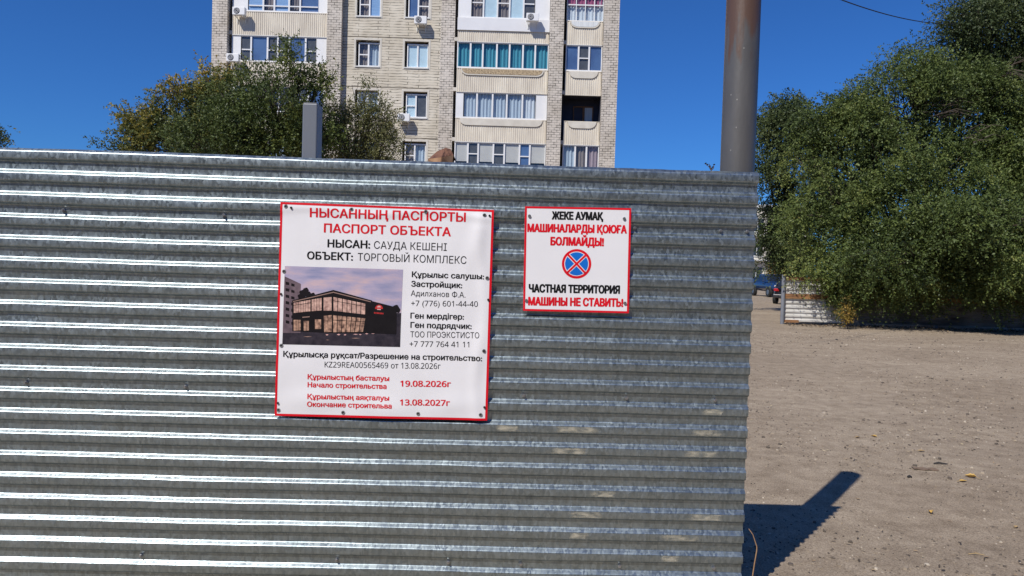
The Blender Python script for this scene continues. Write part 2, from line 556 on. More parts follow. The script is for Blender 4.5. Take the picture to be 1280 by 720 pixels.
def fluted(x0, x1, z0, z1, y, pitch=0.115, depth=0.022):
    m = MB()
    n = max(2, int((x1 - x0) / pitch)); p = (x1 - x0) / n
    pts = []
    for i in range(n):
        a = x0 + i * p
        pts += [(a, y), (a + 0.55 * p, y), (a + 0.62 * p, y + depth), (a + 0.93 * p, y + depth)]
    pts.append((x1, y))
    vs = [(a, b, z0) for a, b in pts] + [(a, b, z1) for a, b in pts]
    k = len(pts)
    m.add(vs, [(i, i + 1, i + 1 + k, i + k) for i in range(k - 1)])
    # body of the panel
    m.box(x0, x1, y + depth + 0.004, y + depth + 0.08, z0, z1)
    m.box(x0 - 0.01, x1 + 0.01, y - 0.012, y + 0.11, z1 + 0.002, z1 + 0.03)
    return m


def boat(xa, xb, zt, h, y, rim):
    """shallow relief with rounded lower corners; returns (rim, fill) MBs"""
    r = h * 0.9
    poly = [(xb, zt), (xa, zt)]
    for k in range(7):
        t = math.pi / 2 * k / 6
        poly.append((xa + r * 1.25 - r * 1.25 * math.cos(t), zt - h + r - r * math.sin(t) - (h - r) * 0))
    for k in range(7):
        t = math.pi / 2 * (1 - k / 6)
        poly.append((xb - r * 1.25 + r * 1.25 * math.cos(t), zt - h + r - r * math.sin(t)))
    outer = MB(); outer.prism(poly, y - 0.05, y - 0.002)
    cx = (xa + xb) / 2
    sx = 1 - 2 * rim / (xb - xa); sz = 1 - rim / h
    inner = MB(); inner.prism([(cx + (a - cx) * sx, zt - 0.004 + (b - zt) * sz) for a, b in poly], y - 0.058, y - 0.052)
    return outer, inner


def balcony(xa, xb, n, style):
    root = empty("balcony", (0, 0, 0)); root.parent = bld
    z0, z1 = FL(n) - 0.22, FL(n) + 1.05
    xa2 = xa + 0.17
    fluted(xa2, xb - 0.03, z0, z1, 0.27).build("balcony_panel", M['panel'], root)
    m = MB(); m.box(xa2, xb - 0.03, 0.26, 0.36, z0 - 0.035, z0 - 0.003); m.build("edge_trim", M['white_metal'] if n % 2 else M['concrete'], root)
    w = xb - xa2
    if style in ('boat', 'pebble', 'glassboat'):
        e = 0.045 * w if w > 3 else 0.10 * w
        if style == 'glassboat': e = 0.09 * w
        o, i = boat(xa2 + e, xb - 0.03 - e, z1 - 0.004, 0.36, 0.27, 0.07)
        o.build("relief", M['concrete'], root)
        if style == 'pebble': i.build("relief_fill", M['pebble'], root)
        if style == 'glassboat': i.build("relief_fill", CUR['sheer'], root)
    if style == 'clad':
        m = MB(); m.box(xa2 - 0.02, xb - 0.01, 0.20, 0.262, z1 - 0.66, z1 + 0.01); m.build("cladding", M['cladding'], root)
    return root


def curtain_mesh(m, x0, x1, z0, z1, y, seed, flat=False):
    rnd = random.Random(seed)
    n = 2 if flat else max(4, int((x1 - x0) / 0.05))
    top = []
    ph = rnd.random() * 6
    for i in range(n + 1):
        a = x0 + (x1 - x0) * i / n
        top.append((a, y + (0 if flat else 0.035 * math.sin(i * 1.7 + ph) + 0.015 * math.sin(i * 0.6))))
    k = len(top)
    m.add([(a, b, z0) for a, b in top] + [(a, b, z1) for a, b in top], [(i, i + 1, i + 1 + k, i + k) for i in range(k - 1)])


def glazing(parent, x0, x1, z0, z1, y, panes, bar=0.07, frame_mat=None, side=None, seed=0):
    """panes: list of (width weight, kind, transom). One window part: frame, glass pane, curtains"""
    frame_mat = frame_mat or M['white']
    fr = MB(); gl = MB()
    cur = []
    sl, sr = side or (0, 0)
    if sl > 0:
        fr.box(x0, x0 + sl, y - 0.02, y + 0.04, z0, z1)
    if sr > 0:
        fr.box(x1 - sr, x1, y - 0.02, y + 0.04, z0, z1)
    xa, xb = x0 + sl, x1 - sr
    fr.box(xa, xb, y - 0.03, y + 0.05, z1 - bar, z1)
    fr.box(xa, xb, y - 0.03, y + 0.05, z0, z0 + bar)
    tot = sum(p[0] for p in panes)
    xs = xa
    for i, (w, kind, tr) in enumerate(panes):
        xe = xs + (xb - xa) * w / tot
        l = xs + bar * 0.6 if i else xs + bar * 0.8
        r = xe - bar * 0.6
        if i: fr.box(xs - bar * 0.6, xs + bar * 0.6, y - 0.028, y + 0.048, z0 + bar, z1 - bar)
        elif not sl: fr.box(xs, xs + bar * 0.8, y - 0.028, y + 0.048, z0 + bar, z1 - bar)
        zb, zt = z0 + bar, z1 - bar
        if tr:
            zm = zb + (zt - zb) * tr
            fr.box(l, r, y - 0.026, y + 0.046, zm - 0.03, zm + 0.03)
        gl.add([(l, y, zb), (r, y, zb), (r, y, zt), (l, y, zt)], [(0, 1, 2, 3)])
        flat = kind in ('blue', 'skyblue', 'ltblue', 'dark', 'beige')
        if kind != 'none':
            zlow = zb - 0.1
            if kind == 'beige' and seed % 3 == 2: zlow = zb + 0.3
            dy = 0.05 if flat else 0.16
            cm = MB(); cur.append((kind, cm)); curtain_mesh(cm, l - 0.04, r + 0.04, zlow, zt + 0.02, y + dy, seed * 13 + i, flat)
        xs = xe
    fr.box(xb - bar * 0.6 if not sr else xb - 0.002, xb if not sr else xb + 0.02, y - 0.027, y + 0.047, z0 + bar, z1 - bar)
    w = fr.build("window", frame_mat, parent)
    gl.build("pane", M['glass'], w)
    for k, c in cur:
        c.build("curtain", CUR[k], w)
    return w


def fit(kinds):
    return [(k[0], k[1], k[2] if len(k) > 2 else 0) for k in kinds]


def loggia(p, q, n, style, panes, side=(0, 0), metal=False):
    xa, xb = X[p], X[q]
    root = balcony(xa, xb, n, style)
    if panes is None: return root
    z0, z1 = FL(n) + 1.085, FL(n) + 2.535
    glazing(root, xa + 0.16, xb - 0.02, z0, z1, 0.33, fit(panes), side=side, seed=n * 7 + ord(p),
            bar=0.035 if metal else 0.075)
    return root


tr = 0.5
L1 = {
    6: ('plain', [(1, 'dark', tr), (1.3, 'pale'), (1, 'dark', tr), (1.2, 'pale'), (1, 'dark', tr)], (0.5, 0.5)),
    5: ('plain', [(1.25, 'skyblue', .2), (.9, 'brown', .2), (1.2, 'skyblue', .2), (.9, 'brown', .2), (1.5, 'blue', .2)], (0.85, 0.55)),
    4: ('plain', [(1, 'dark', .45), (1.6, 'blue'), (1, 'dark', .45), (1.1, 'dark', .45), (1.6, 'blue'), (1.05, 'dark', .45)], (0.5, 0.62)),
    3: ('boat', [(1, 'blue'), (1, 'dark', tr), (1, 'blue'), (1, 'dark'), (1, 'dark', tr), (1, 'blue')], (0.2, 0.2)),
    2: ('boat', [(1, 'blue'), (1, 'dark'), (1, 'pale'), (1, 'dark'), (1, 'blue')], (0, 0)),
}
L2 = {
    6: ('boat', [(1, 'pale'), (1, 'pale'), (1, 'dark', tr), (1, 'pale'), (1, 'pale')], (0.3, 0.3)),
    5: ('clad', [(1, 'brown', .6), (1.15, 'ltblue'), (1, 'brown', .6), (1.15, 'ltblue'), (.95, 'dark', .6)], (0.72, 0.82)),
    4: ('pebble', [(1.0, 'teal'), (.92, 'teal'), (1.05, 'teal'), (.95, 'teal'), (1, 'teal'), (.92, 'teal'), (1, 'teal')], (0, 0)),
    3: ('boat', [(1, 'pale'), (1.15, 'pale'), (1.05, 'pale'), (1.15, 'pale'), (1, 'sheer')], (0.42, 0.62)),
    2: ('boat', [(1.1, 'beige'), (.85, 'dark', .55), (1.25, 'beige'), (.9, 'dark', .55), (1.25, 'beige'), (.85, 'blue', .5), (1.3, 'beige')], (0, 0)),
}
L3 = {
    6: ('boat', [(1, 'pale'), (1, 'dark', tr), (1, 'pale')], (0, 0)),
    5: ('glassboat', [(1, 'sheer', .62), (1, 'sheer', .62), (1, 'sheer', .62), (1, 'sheer', .62)], (0, 0)),
    4: ('boat', [(1.15, 'blue'), (.95, 'dark', .5), (1.15, 'blue')], (0, 0)),
    3: ('boat', None, (0, 0)),
    2: ('boat', [(1.05, 'pale'), (.95, 'brown'), (1.05, 'mauve')], (0, 0)),
}
for n in range(1, NST):
    for tab, p, q in ((L1, 'b', 'c'), (L2, 'f', 'g'), (L3, 'h', 'i')):
        if n in tab:
            st, pn, sd = tab[n]
            r = loggia(p, q, n, st, pn, sd, metal=(tab is L3 and n == 5))
        else:
            r = balcony(X[p], X[q], n, 'boat')

# pink valance behind the top of the grid glazed balcony
m = MB(); curtain_mesh(m, X['h'] + 0.2, X['i'] - 0.1, FL(5) + 1.95, FL(5) + 2.48, 0.44, 5); m.build("valance", CUR['pink'], bld)
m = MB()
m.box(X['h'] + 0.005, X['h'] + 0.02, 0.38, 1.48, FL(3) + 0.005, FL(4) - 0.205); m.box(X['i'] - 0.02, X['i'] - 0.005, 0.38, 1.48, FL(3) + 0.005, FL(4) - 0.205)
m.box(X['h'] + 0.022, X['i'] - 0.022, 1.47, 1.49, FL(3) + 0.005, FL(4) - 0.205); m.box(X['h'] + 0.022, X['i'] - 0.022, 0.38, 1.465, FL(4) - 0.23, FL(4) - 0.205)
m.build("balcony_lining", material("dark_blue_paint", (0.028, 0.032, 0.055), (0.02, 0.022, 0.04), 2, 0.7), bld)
# open dark balcony on the right column: brown inner door and window frames
m = MB()
xo = X['h']
for a in (0.75, 1.3, 1.36, 1.85):
    m.box(xo + a, xo + a + 0.06, 1.40, 1.465, FL(3) + 0.1, FL(3) + 2.1)
m.box(xo + 0.75, xo + 1.91, 1.40, 1.465, FL(3) + 2.1, FL(3) + 2.17)
f = m.build("balcony_door", M['wood'], bld)
m = MB(); m.add([(xo + 1.42, 1.455, FL(3) + .6), (xo + 1.85, 1.455, FL(3) + .6), (xo + 1.85, 1.455, FL(3) + 2.1), (xo + 1.42, 1.455, FL(3) + 2.1)], [(0, 1, 2, 3)])
m.build("pane", CUR['pale'], f)

WK = {2: (('dark', 'dark'), ('brown', 'pale')), 3: (('sheer', 'pale'), ('ltblue', 'dark')), 4: (('brown', 'pale'), ('sheer', 'ltblue')),
      5: (('brown', 'skyblue'), ('blue', 'brown')), 6: (('pale', 'dark'), ('dark', 'pale'))}
for n, kinds in WK.items():
    for j, (xa, xb) in enumerate(WIN):
        z0, z1 = FL(n) + 1.0, FL(n) + 2.47
        k = kinds[j]
        flip = j == 1 and n in (5,)
        w = glazing(bld, xa + 0.12, xb - 0.03, z0 + 0.04, z1 - 0.1, MIDY + 0.17,
                    fit([(1, k[0], 0 if flip else .5), (1.1, k[1], .5 if flip else 0)] if not (j == 1 and n == 4) else [(1, 'ltblue'), (1, 'ltblue')]),
                    bar=0.07, seed=n * 3 + j)
        s = MB(); s.box(xa - 0.03, xb + 0.03, MIDY - 0.05, MIDY + 0.14, z0 - 0.03, z0 + 0.035); s.build("sill", M['white_metal'], w)
        # plain rendered surround
        s = MB()
        s.box(xa - 0.11, xa - 0.002, MIDY - 0.014, MIDY - 0.001, z0 - 0.08, z1 + 0.10)
        s.box(xb + 0.002, xb + 0.11, MIDY - 0.014, MIDY - 0.001, z0 - 0.08, z1 + 0.10)
        s.box(xa - 0.11, xb + 0.11, MIDY - 0.016, MIDY - 0.002, z1 + 0.002, z1 + 0.11)
        s.build("surround", M['concrete'], w)


# air conditioners on the facade
def air_conditioner(px, py, ydepth, label, w=0.68):
    p = at(px, py, BY + ydepth)
    root = empty("air_conditioner", (p.x, BY + ydepth, p.z), 0, label, "air conditioner", "air conditioners on the apartment facade")
    m = MB(); m.box(-w / 2, w / 2, -0.52, -0.22, -0.21, 0.21); m.build("casing", M['white'], root, bevel=0.02)
    m = MB(); m.tube([(-0.1, -0.519, 0), (-0.1, -0.535, 0)], [0.17, 0.16], 24); g = m.build("fan_grille", M['dark_steel'], root)
    m = MB()
    for r in (0.06, 0.12):
        k = 20
        for i in range(k):
            a, b2 = 2 * math.pi * i / k, 2 * math.pi * (i + 1) / k
            m.tube([(-0.1 + r * math.cos(a), -0.542, r * math.sin(a)), (-0.1 + r * math.cos(b2), -0.542, r * math.sin(b2))], [0.012, 0.012], 4, False)
    m.build("grille_ring", M['white'], g)
    m = MB()
    for s in (-0.24, 0.24):
        m.box(s - 0.02, s + 0.02, -0.50, 0.0, -0.25, -0.212); m.box(s - 0.02, s + 0.02, -0.045, -0.005, -0.5, -0.252)
    m.build("bracket", M['white_metal'], root)
    return root


air_conditioner(302.5, 17.5, 0.25, "white air conditioner left below the uppermost glazed balcony, near the brick corner")
air_conditioner(295, 75, 0.25, "white air conditioner just above the tree on the left balcony")
air_conditioner(527, 28.5, MIDY, "white air conditioner under the upper right window of the flat wall")
air_conditioner(506, 149, MIDY, "white air conditioner on the flat wall beside the thin tree's right edge")
air_conditioner(665.5, 25, 0.2, "white air conditioner on the white clad balcony")


# ================================================================== TREES
def make_crown(clumps, rng, twigs, leaves, twig_len, leaf, droop, tint_mu, tint_sd, spread=0.9):
    """clumps: array (n, 7): centre, outward direction, tint shift. Returns verts, quads, tints"""
    n = len(clumps)
    c = np.repeat(clumps[:, :3], twigs, 0); o = np.repeat(clumps[:, 3:6], twigs, 0); ts = np.repeat(clumps[:, 6], twigs, 0)
    k = len(c)
    d = o * 0.75 + rng.normal(0, spread, (k, 3)) * 0.8
    d[:, 2] += -droop * 0.3
    d /= np.linalg.norm(d, axis=1)[:, None] + 1e-9
    L = twig_len * rng.uniform(0.45, 1.15, k)
    start = c + rng.normal(0, twig_len * 0.28, (k, 3))
    t = (np.arange(leaves) + 0.5) / leaves
    T = np.broadcast_to(t, (k, leaves))
    pos = start[:, None, :] + d[:, None, :] * (T * L[:, None])[:, :, None]
    pos[:, :, 2] -= droop * 0.55 * (T ** 2) * L[:, None]
    tang = np.broadcast_to(d[:, None, :], pos.shape).copy()
    tang[:, :, 2] -= droop * 1.0 * T
    pos = pos.reshape(-1, 3); tang = tang.reshape(-1, 3)
    tang /= np.linalg.norm(tang, axis=1)[:, None] + 1e-9
    q = len(pos)
    r = rng.normal(0, 1, (q, 3))
    side = np.cross(tang, r); side /= np.linalg.norm(side, axis=1)[:, None] + 1e-9
    ld = tang * 0.55 + side * 0.8 + rng.normal(0, 0.25, (q, 3)); ld /= np.linalg.norm(ld, axis=1)[:, None]
    # leaf faces lean towards the light
    up = np.array([-0.15, -0.25, 0.6]) + rng.normal(0, 0.8, (q, 3))
    w = np.cross(ld, up); w /= np.linalg.norm(w, axis=1)[:, None] + 1e-9
    sz = leaf * rng.uniform(0.6, 1.3, q)[:, None]
    v = np.empty((q, 4, 3), np.float32)
    v[:, 0] = pos; v[:, 1] = pos + ld * sz * 0.5 + w * sz * 0.27; v[:, 2] = pos + ld * sz; v[:, 3] = pos + ld * sz * 0.5 - w * sz * 0.27
    tint = np.repeat(np.clip(rng.normal(tint_mu, tint_sd, q) + np.repeat(ts, leaves), 0, 1), 4).astype(np.float32)
    return v.reshape(-1, 3), q, tint


def quads_mesh(name, v, q, tint):
    me = bpy.data.meshes.new(name)
    me.vertices.add(4 * q); me.loops.add(4 * q); me.polygons.add(q)
    me.vertices.foreach_set("co", v.ravel())
    me.loops.foreach_set("vertex_index", np.arange(4 * q, dtype=np.int32))
    me.polygons.foreach_set("loop_start", np.arange(0, 4 * q, 4, dtype=np.int32))
    me.polygons.foreach_set("loop_total", np.full(q, 4, np.int32))
    a = me.attributes.new("tint", 'FLOAT', 'POINT'); a.data.foreach_set("value", tint)
    me.update(calc_edges=True)
    return me


def tree(name, label, base, blobs, n_clumps, leaf_mat, seed, twigs=14, leaves=12, twig_len=0.6, leaf=0.06, droop=0.5,
         tint_mu=0.45, tint_sd=0.12, clump_sd=0.12, trunk_r=0.16, gap=0.0, group=None, cat="tree", tint_up=0.0, bare=(), fork=1.6, lean=(0, 0), lumps=0, lump_r=0.5, loose=0.2):
    """blobs: (centre Vector, rx, ry, rz)"""
    rng = np.random.default_rng(seed); rnd = random.Random(seed)
    base = Vector(base)
    vol = np.array([b[1] * b[2] * b[3] for b in blobs]) ** 0.75; vol /= vol.sum()
    cl = []; owner = []
    LP = []
    if lumps:
        for _ in range(lumps):
            i = rng.choice(len(blobs), p=vol); c, rx, ry, rz = blobs[i]
            d = rng.normal(0, 1, 3); d[1] -= 0.5; d /= np.linalg.norm(d)
            LP.append((i, np.array(c) + d * np.array((rx, ry, rz)) * rng.uniform(0.65, 1.02), d, rng.normal(0, clump_sd * 0.9), rng.uniform(0.6, 1.3)))
    zmin = min(b[0].z - b[3] for b in blobs); zmax = max(b[0].z + b[3] for b in blobs)
    tries = 0
    while len(cl) < n_clumps and tries < n_clumps * 30:
        tries += 1
        i = rng.choice(len(blobs), p=vol); c, rx, ry, rz = blobs[i]
        d = rng.normal(0, 1, 3); d /= np.linalg.norm(d)
        rr = rng.uniform(0.25, 1.0) ** 0.5
        # uneven outline
        nz = noise.noise((c.x + d[0] * 1.7, c.y + d[1] * 1.7 + seed, c.z + d[2] * 1.7))
        rr *= 0.92 + 0.30 * nz
        p = np.array(c) + d * np.array((rx, ry, rz)) * rr
        if LP and rng.random() > loose:
            i, lc, d, lt, ls = LP[rng.integers(len(LP))]
            q = rng.normal(0, 1, 3); q /= np.linalg.norm(q); q = q * rng.uniform(0.3, 1) ** 0.5 * lump_r * ls * np.array((1.25, 1.1, 0.7))
            p = lc + q; d = d * 0.4 + q / (lump_r * ls) * 0.7; d /= np.linalg.norm(d) + 1e-9
        else: lt = 0.0
        if gap and noise.noise((p[0] * 0.9, p[1] * 0.9, p[2] * 0.9 + seed)) < gap - 0.5: continue
        if p[2] < zmin: continue
        cl.append((*p, *d, lt + rng.normal(0, clump_sd * 0.6) + tint_up * ((p[2] - zmin) / (zmax - zmin) - 0.5)))
        owner.append(i)
    cl = np.array(cl)
    root = empty(name, base, 0, label, cat, group)
    bvec = np.array(base)
    loc = cl.copy(); loc[:, :3] -= bvec
    v, q, tint = make_crown(loc, rng, twigs, leaves, twig_len, leaf, droop, tint_mu, tint_sd)
    link("crown", quads_mesh("crown", v, q, tint), leaf_mat, root)
    # woody skeleton
    m = MB()
    fk = Vector((lean[0], lean[1], fork))
    m.tube([(0, 0, -0.15), (0.03, 0.02, 0.15), fk * 0.5 + Vector((0.05, -0.04, 0)), fk], [trunk_r * 1.35, trunk_r, trunk_r * 0.88, trunk_r * 0.75], 10)
    for i, (c, rx, ry, rz) in enumerate(blobs):
        tip = c - base
        mid = fk.lerp(tip, 0.5) + Vector((rnd.uniform(-.3, .3), rnd.uniform(-.3, .3), rnd.uniform(0.0, .4)))
        r1 = trunk_r * rnd.uniform(0.38, 0.55)
        m.tube([fk, fk.lerp(mid, 0.5) + Vector((rnd.uniform(-.1, .1), rnd.uniform(-.1, .1), 0.05)), mid, tip], [r1, r1 * 0.85, r1 * 0.6, r1 * 0.22], 6)
        ids = [k for k in range(len(cl)) if owner[k] == i]
        rnd.shuffle(ids)
        for k in ids[:min(len(ids), 45)]:
            p = Vector(loc[k, :3])
            s = mid.lerp(tip, rnd.uniform(0.1, 1.0))
            mm = s.lerp(p, 0.55) + Vector((rnd.uniform(-.15, .15), rnd.uniform(-.15, .15), rnd.uniform(0, .25)))
            m.tube([s, mm, p], [r1 * 0.26, r1 * 0.17, 0.006], 4, False)
    for (s, dvec, ln, nb) in bare:
        s = Vector(s) - base
        for k in range(nb):
            d = (Vector(dvec) + Vector((rnd.gauss(0, .35), rnd.gauss(0, .35), rnd.gauss(0, .3)))).normalized()
            l = ln * rnd.uniform(0.5, 1.1)
            o = s + Vector((rnd.gauss(0, .15), rnd.gauss(0, .15), rnd.gauss(0, .2)))
            m.tube([o, o + d * l * 0.5, o + d * l + Vector((0, 0, -0.30 * l))], [0.022, 0.014, 0.005], 4, False)
    m.build("trunk", M['bark'], root, smooth=True)
    return root


def blob(px, py, Y, rx_px, rz_px, ry=None):
    c = at(px, py, Y)
    k = Y / F_PX
    return (c, rx_px * k, ry if ry else (rx_px + rz_px) / 2 * k, rz_px * k)


def G_(Y, px):
    p = at(px, 360, Y)
    return (p.x, Y, 0)


elm = leaf_material("elm_leaves", [(0.0, (0.026, 0.043, 0.013)), (0.45, (0.104, 0.145, 0.038)), (0.8, (0.205, 0.240, 0.062)), (1.0, (0.33, 0.29, 0.09))])
elm_dark = leaf_material("elm_leaves_dark", [(0.0, (0.030, 0.049, 0.020)), (0.5, (0.074, 0.102, 0.036)), (1.0, (0.165, 0.190, 0.066))])
maple = leaf_material("autumn_leaves", [(0.0, (0.049, 0.069, 0.023)), (0.35, (0.107, 0.132, 0.036)), (0.7, (0.281, 0.239, 0.049)), (1.0, (0.528, 0.330, 0.066))])
olive = leaf_material("olive_leaves", [(0.0, (0.066, 0.079, 0.033)), (0.5, (0.165, 0.173, 0.066)), (1.0, (0.363, 0.297, 0.132))])
dark_maple = leaf_material("dark_broad_leaves", [(0.0, (0.028, 0.046, 0.013)), (0.5, (0.098, 0.132, 0.034)), (0.85, (0.21, 0.235, 0.055)), (1.0, (0.34, 0.28, 0.08))])
orange_leaf = leaf_material("orange_leaves", [(0.0, (0.148, 0.132, 0.033)), (0.5, (0.429, 0.264, 0.049)), (1.0, (0.693, 0.314, 0.066))])

# big light green elm on the right, overhanging the far fence
Eb = [blob(1072, 195, 25, 62, 72, 2.2), blob(1040, 270, 24.5, 48, 66, 2.0), blob(1018, 228, 25.5, 30, 55, 1.4), blob(1128, 135, 26, 56, 62, 2.0), blob(1098, 280, 24.5, 66, 70, 2.2),
      blob(1160, 225, 25, 85, 85, 2.4), blob(1235, 250, 25, 75, 95, 2.4), blob(1170, 320, 24.3, 66, 52, 2.2), blob(1245, 330, 24.5, 66, 52, 2.2), blob(1310, 300, 24.5, 66, 80, 2.2),
      blob(1195, 140, 26, 60, 60, 2.0), blob(1285, 180, 25.5, 70, 80, 2.2), blob(1100, 352, 24.1, 62, 30, 1.7), blob(1040, 335, 24.6, 36, 34, 1.2), blob(1290, 356, 24.2, 50, 28, 1.6), blob(1190, 356, 24.0, 60, 26, 1.5),
      blob(1052, 152, 25.6, 36, 42, 1.5), blob(1012, 172, 26.5, 26, 46, 1.4), blob(1100, 105, 26.2, 38, 38, 1.6), blob(1150, 85, 26.2, 36, 42, 1.6),
      blob(1090, 328, 23.0, 44, 34, 1.5), blob(1140, 330, 22.8, 50, 36, 1.7), blob(1205, 328, 22.6, 50, 38, 1.8), blob(1268, 330, 22.6, 50, 38, 1.8), blob(1330, 328, 22.8, 50, 40, 1.8), blob(1180, 290, 22.2, 80, 40, 1.4), blob(1270, 280, 22.2, 70, 50, 1.4)]
tw = at(1168, 140, 24); tw2 = at(1262, 88, 24)
tree("elm_tree", "large light green elm spreading over the far white fence", (at(1165, 360, 26).x, 26, 0), Eb, 2900, elm, 3, lumps=150, lump_r=0.78, loose=0.24, twigs=15, leaves=13,
     twig_len=0.62, leaf=0.082, droop=0.6, trunk_r=0.26, fork=1.9, clump_sd=0.14, gap=0.12, tint_mu=0.42,
     bare=[(tw, (0.7, -0.4, 0.25), 1.1, 14), (tw2, (0.6, -0.4, 0.1), 1.0, 10), (at(1215, 170, 23), (0.6, -0.4, 0.2), 0.8, 7)])
# taller darker elm behind it at the right edge
Fb = [blob(1212, 15, 26.5, 34, 40), blob(1196, 40, 26.3, 20, 30), blob(1235, 45, 26.5, 48, 50), blob(1290, 10, 27, 75, 75), blob(1205, 75, 26.5, 28, 35), blob(1310, 90, 26, 60, 60), blob(1260, 110, 26, 50, 50)]
tree("elm_tree", "tall dark elm rising behind the light green elm at the right edge", (at(1270, 360, 28).x, 28, 0), Fb, 680, elm_dark, 8, lumps=60, lump_r=0.6, twigs=14, leaves=12,
     twig_len=0.7, leaf=0.085, droop=0.5, trunk_r=0.3, fork=4.5, gap=0.12)
# darker narrow tree next to the pipe
Db = [blob(968, 150, 31, 26, 34), blob(1000, 165, 31, 24, 36), blob(955, 200, 31, 16, 34), blob(982, 205, 31.5, 20, 30), blob(972, 265, 32, 24, 28), blob(958, 300, 32, 20, 34),
      blob(990, 300, 32, 24, 36), blob(965, 325, 33, 22, 22), blob(992, 330, 33, 24, 20)]
tree("broadleaf_tree", "dark narrow tree standing just right of the grey pipe", (at(985, 360, 32).x, 32, 0), Db, 440, elm_dark, 5, lumps=60, lump_r=0.5, twigs=13, leaves=11,
     twig_len=0.62, leaf=0.10, droop=0.6, trunk_r=0.17, fork=3.0, gap=0.2)
# small yellow tree by the parked cars
tree("broadleaf_tree", "small yellowing tree behind the parked cars", (at(976, 360, 60).x, 60, 0), [blob(972, 338, 60, 13, 12), blob(985, 330, 60, 14, 16)], 70, orange_leaf, 15,
     twigs=12, leaves=10, twig_len=0.5, leaf=0.12, tint_mu=0.3, trunk_r=0.09, fork=1.2)
# trees behind the fence on the left, in front of the block
Ab = [blob(182, 158, 32, 24, 24), blob(222, 180, 32, 52, 24), blob(222, 118, 32, 14, 24), blob(243, 135, 32, 24, 30), blob(272, 122, 32, 15, 30), blob(148, 190, 32, 18, 9), blob(205, 150, 31.5, 16, 22),
      blob(262, 165, 31.5, 36, 34), blob(165, 172, 32, 18, 18)]
tree("broadleaf_tree", "yellowing loose crowned tree left of the apartment block", (at(225, 360, 32).x, 32, 0), Ab, 330, maple, 21, lumps=46, lump_r=0.5, twigs=12, leaves=10, twig_len=0.6, leaf=0.12,
     droop=0.15, tint_mu=0.46, tint_up=0.60, clump_sd=0.16, trunk_r=0.2, fork=2.6, gap=0.22)
Bb = [blob(330, 165, 27, 68, 38), blob(376, 84, 27, 15, 26), blob(303, 100, 27, 16, 22), blob(345, 132, 26.5, 34, 30), blob(285, 175, 26.5, 55, 34), blob(385, 165, 27, 28, 44),
      blob(290, 130, 27, 24, 30), blob(395, 112, 27, 12, 22), blob(340, 104, 27, 12, 14), blob(320, 120, 27, 16, 20)]
tree("broadleaf_tree", "dense dark green tree covering the block's left balconies", (at(330, 360, 27).x, 27, 0), Bb, 390, dark_maple, 22, lumps=60, lump_r=0.5, twigs=13, leaves=11, twig_len=0.62, leaf=0.10,
     droop=0.15, tint_mu=0.42, clump_sd=0.13, trunk_r=0.22, fork=2.0, gap=0.1, tint_up=0.15)
Cb = [blob(440, 106, 28.5, 14, 18), blob(428, 128, 28.5, 17, 26), blob(455, 122, 28.5, 18, 20), blob(462, 140, 28.5, 18, 20), blob(436, 172, 28.5, 28, 38), blob(474, 150, 28.5, 20, 26), blob(480, 185, 28.5, 20, 25), blob(450, 195, 28.5, 40, 22)]
tree("broadleaf_tree", "thin olive brown tree letting the block's flat wall show through", (at(452, 360, 28.5).x, 28.5, 0), Cb, 200, olive, 23, twigs=11, leaves=10, twig_len=0.6, leaf=0.085,
     droop=0.2, tint_mu=0.45, trunk_r=0.12, fork=2.2, gap=0.25)
tree("broadleaf_tree", "dark tree peeping over the fence at the left edge", (at(-40, 360, 45).x, 45, 0), [blob(-38, 178, 45, 36, 22), blob(-15, 172, 45, 20, 14), blob(-70, 170, 45, 50, 40)], 130, maple, 31,
     twigs=12, leaves=10, twig_len=0.8, leaf=0.16, tint_mu=0.3, trunk_r=0.25, fork=4.0)
# orange sprout in front of the far fence
ob = at(1060, 385, 22.6)
tree("shrub", "small shrub with orange leaves at the foot of the far white fence", (ob.x, 22.6, 0), [(Vector((ob.x, 22.6, 0.6)), 0.2, 0.2, 0.32), (Vector((ob.x - 0.12, 22.6, 0.45)), 0.16, 0.2, 0.2)], 20, orange_leaf, 41, tint_mu=0.2,
     twigs=8, leaves=7, twig_len=0.22, leaf=0.055, trunk_r=0.012, fork=0.3, cat="shrub", clump_sd=0.2)

# unseen block and trees added behind the viewer, for dark reflections in the zinc
def added_block():
    root = empty("apartment_building", (-45, -46, 0), 0, "brown brick apartment block added unseen behind the viewer, mirrored dimly in the metal fence", "apartment building")
    m = MB(); m.box(0, 95, 0, 12, 0, 15.5); m.build("wall", material("brown_brick", (0.26, 0.20, 0.15), (0.20, 0.15, 0.11), 1.5, 0.9), root)
    m = MB(); m.box(-0.3, 95.3, -0.3, 12.3, 15.5, 16); m.build("roof", M['concrete'], root)


added_block()
for i, (x, y, h, lb) in enumerate(((-12, -15, 6.5, "leafy tree across the yard mirrored at the fence's left end"), (-4, -19, 7.5, "taller unseen leafy tree added behind the viewer to darken reflections around the banner"),
                                   (4.5, -16, 6.5, "unseen leafy tree added behind the viewer to darken reflections under the small square sign"), (13, -20, 7, "leafy tree across the yard mirrored at the fence's right end"))):
    tree("broadleaf_tree", lb, (x, y, 0), [(Vector((x, y, h * 0.5)), 3.6, 2.4, h * 0.42), (Vector((x + 1.2, y, h * 0.75)), 2.4, 2.2, h * 0.28), (Vector((x - 2, y, h * 0.4)), 2.4, 2, h * 0.3)],
         150, dark_maple, 60 + i, twigs=10, leaves=9, twig_len=0.7, leaf=0.2, tint_mu=0.35, trunk_r=0.2, fork=1.8)

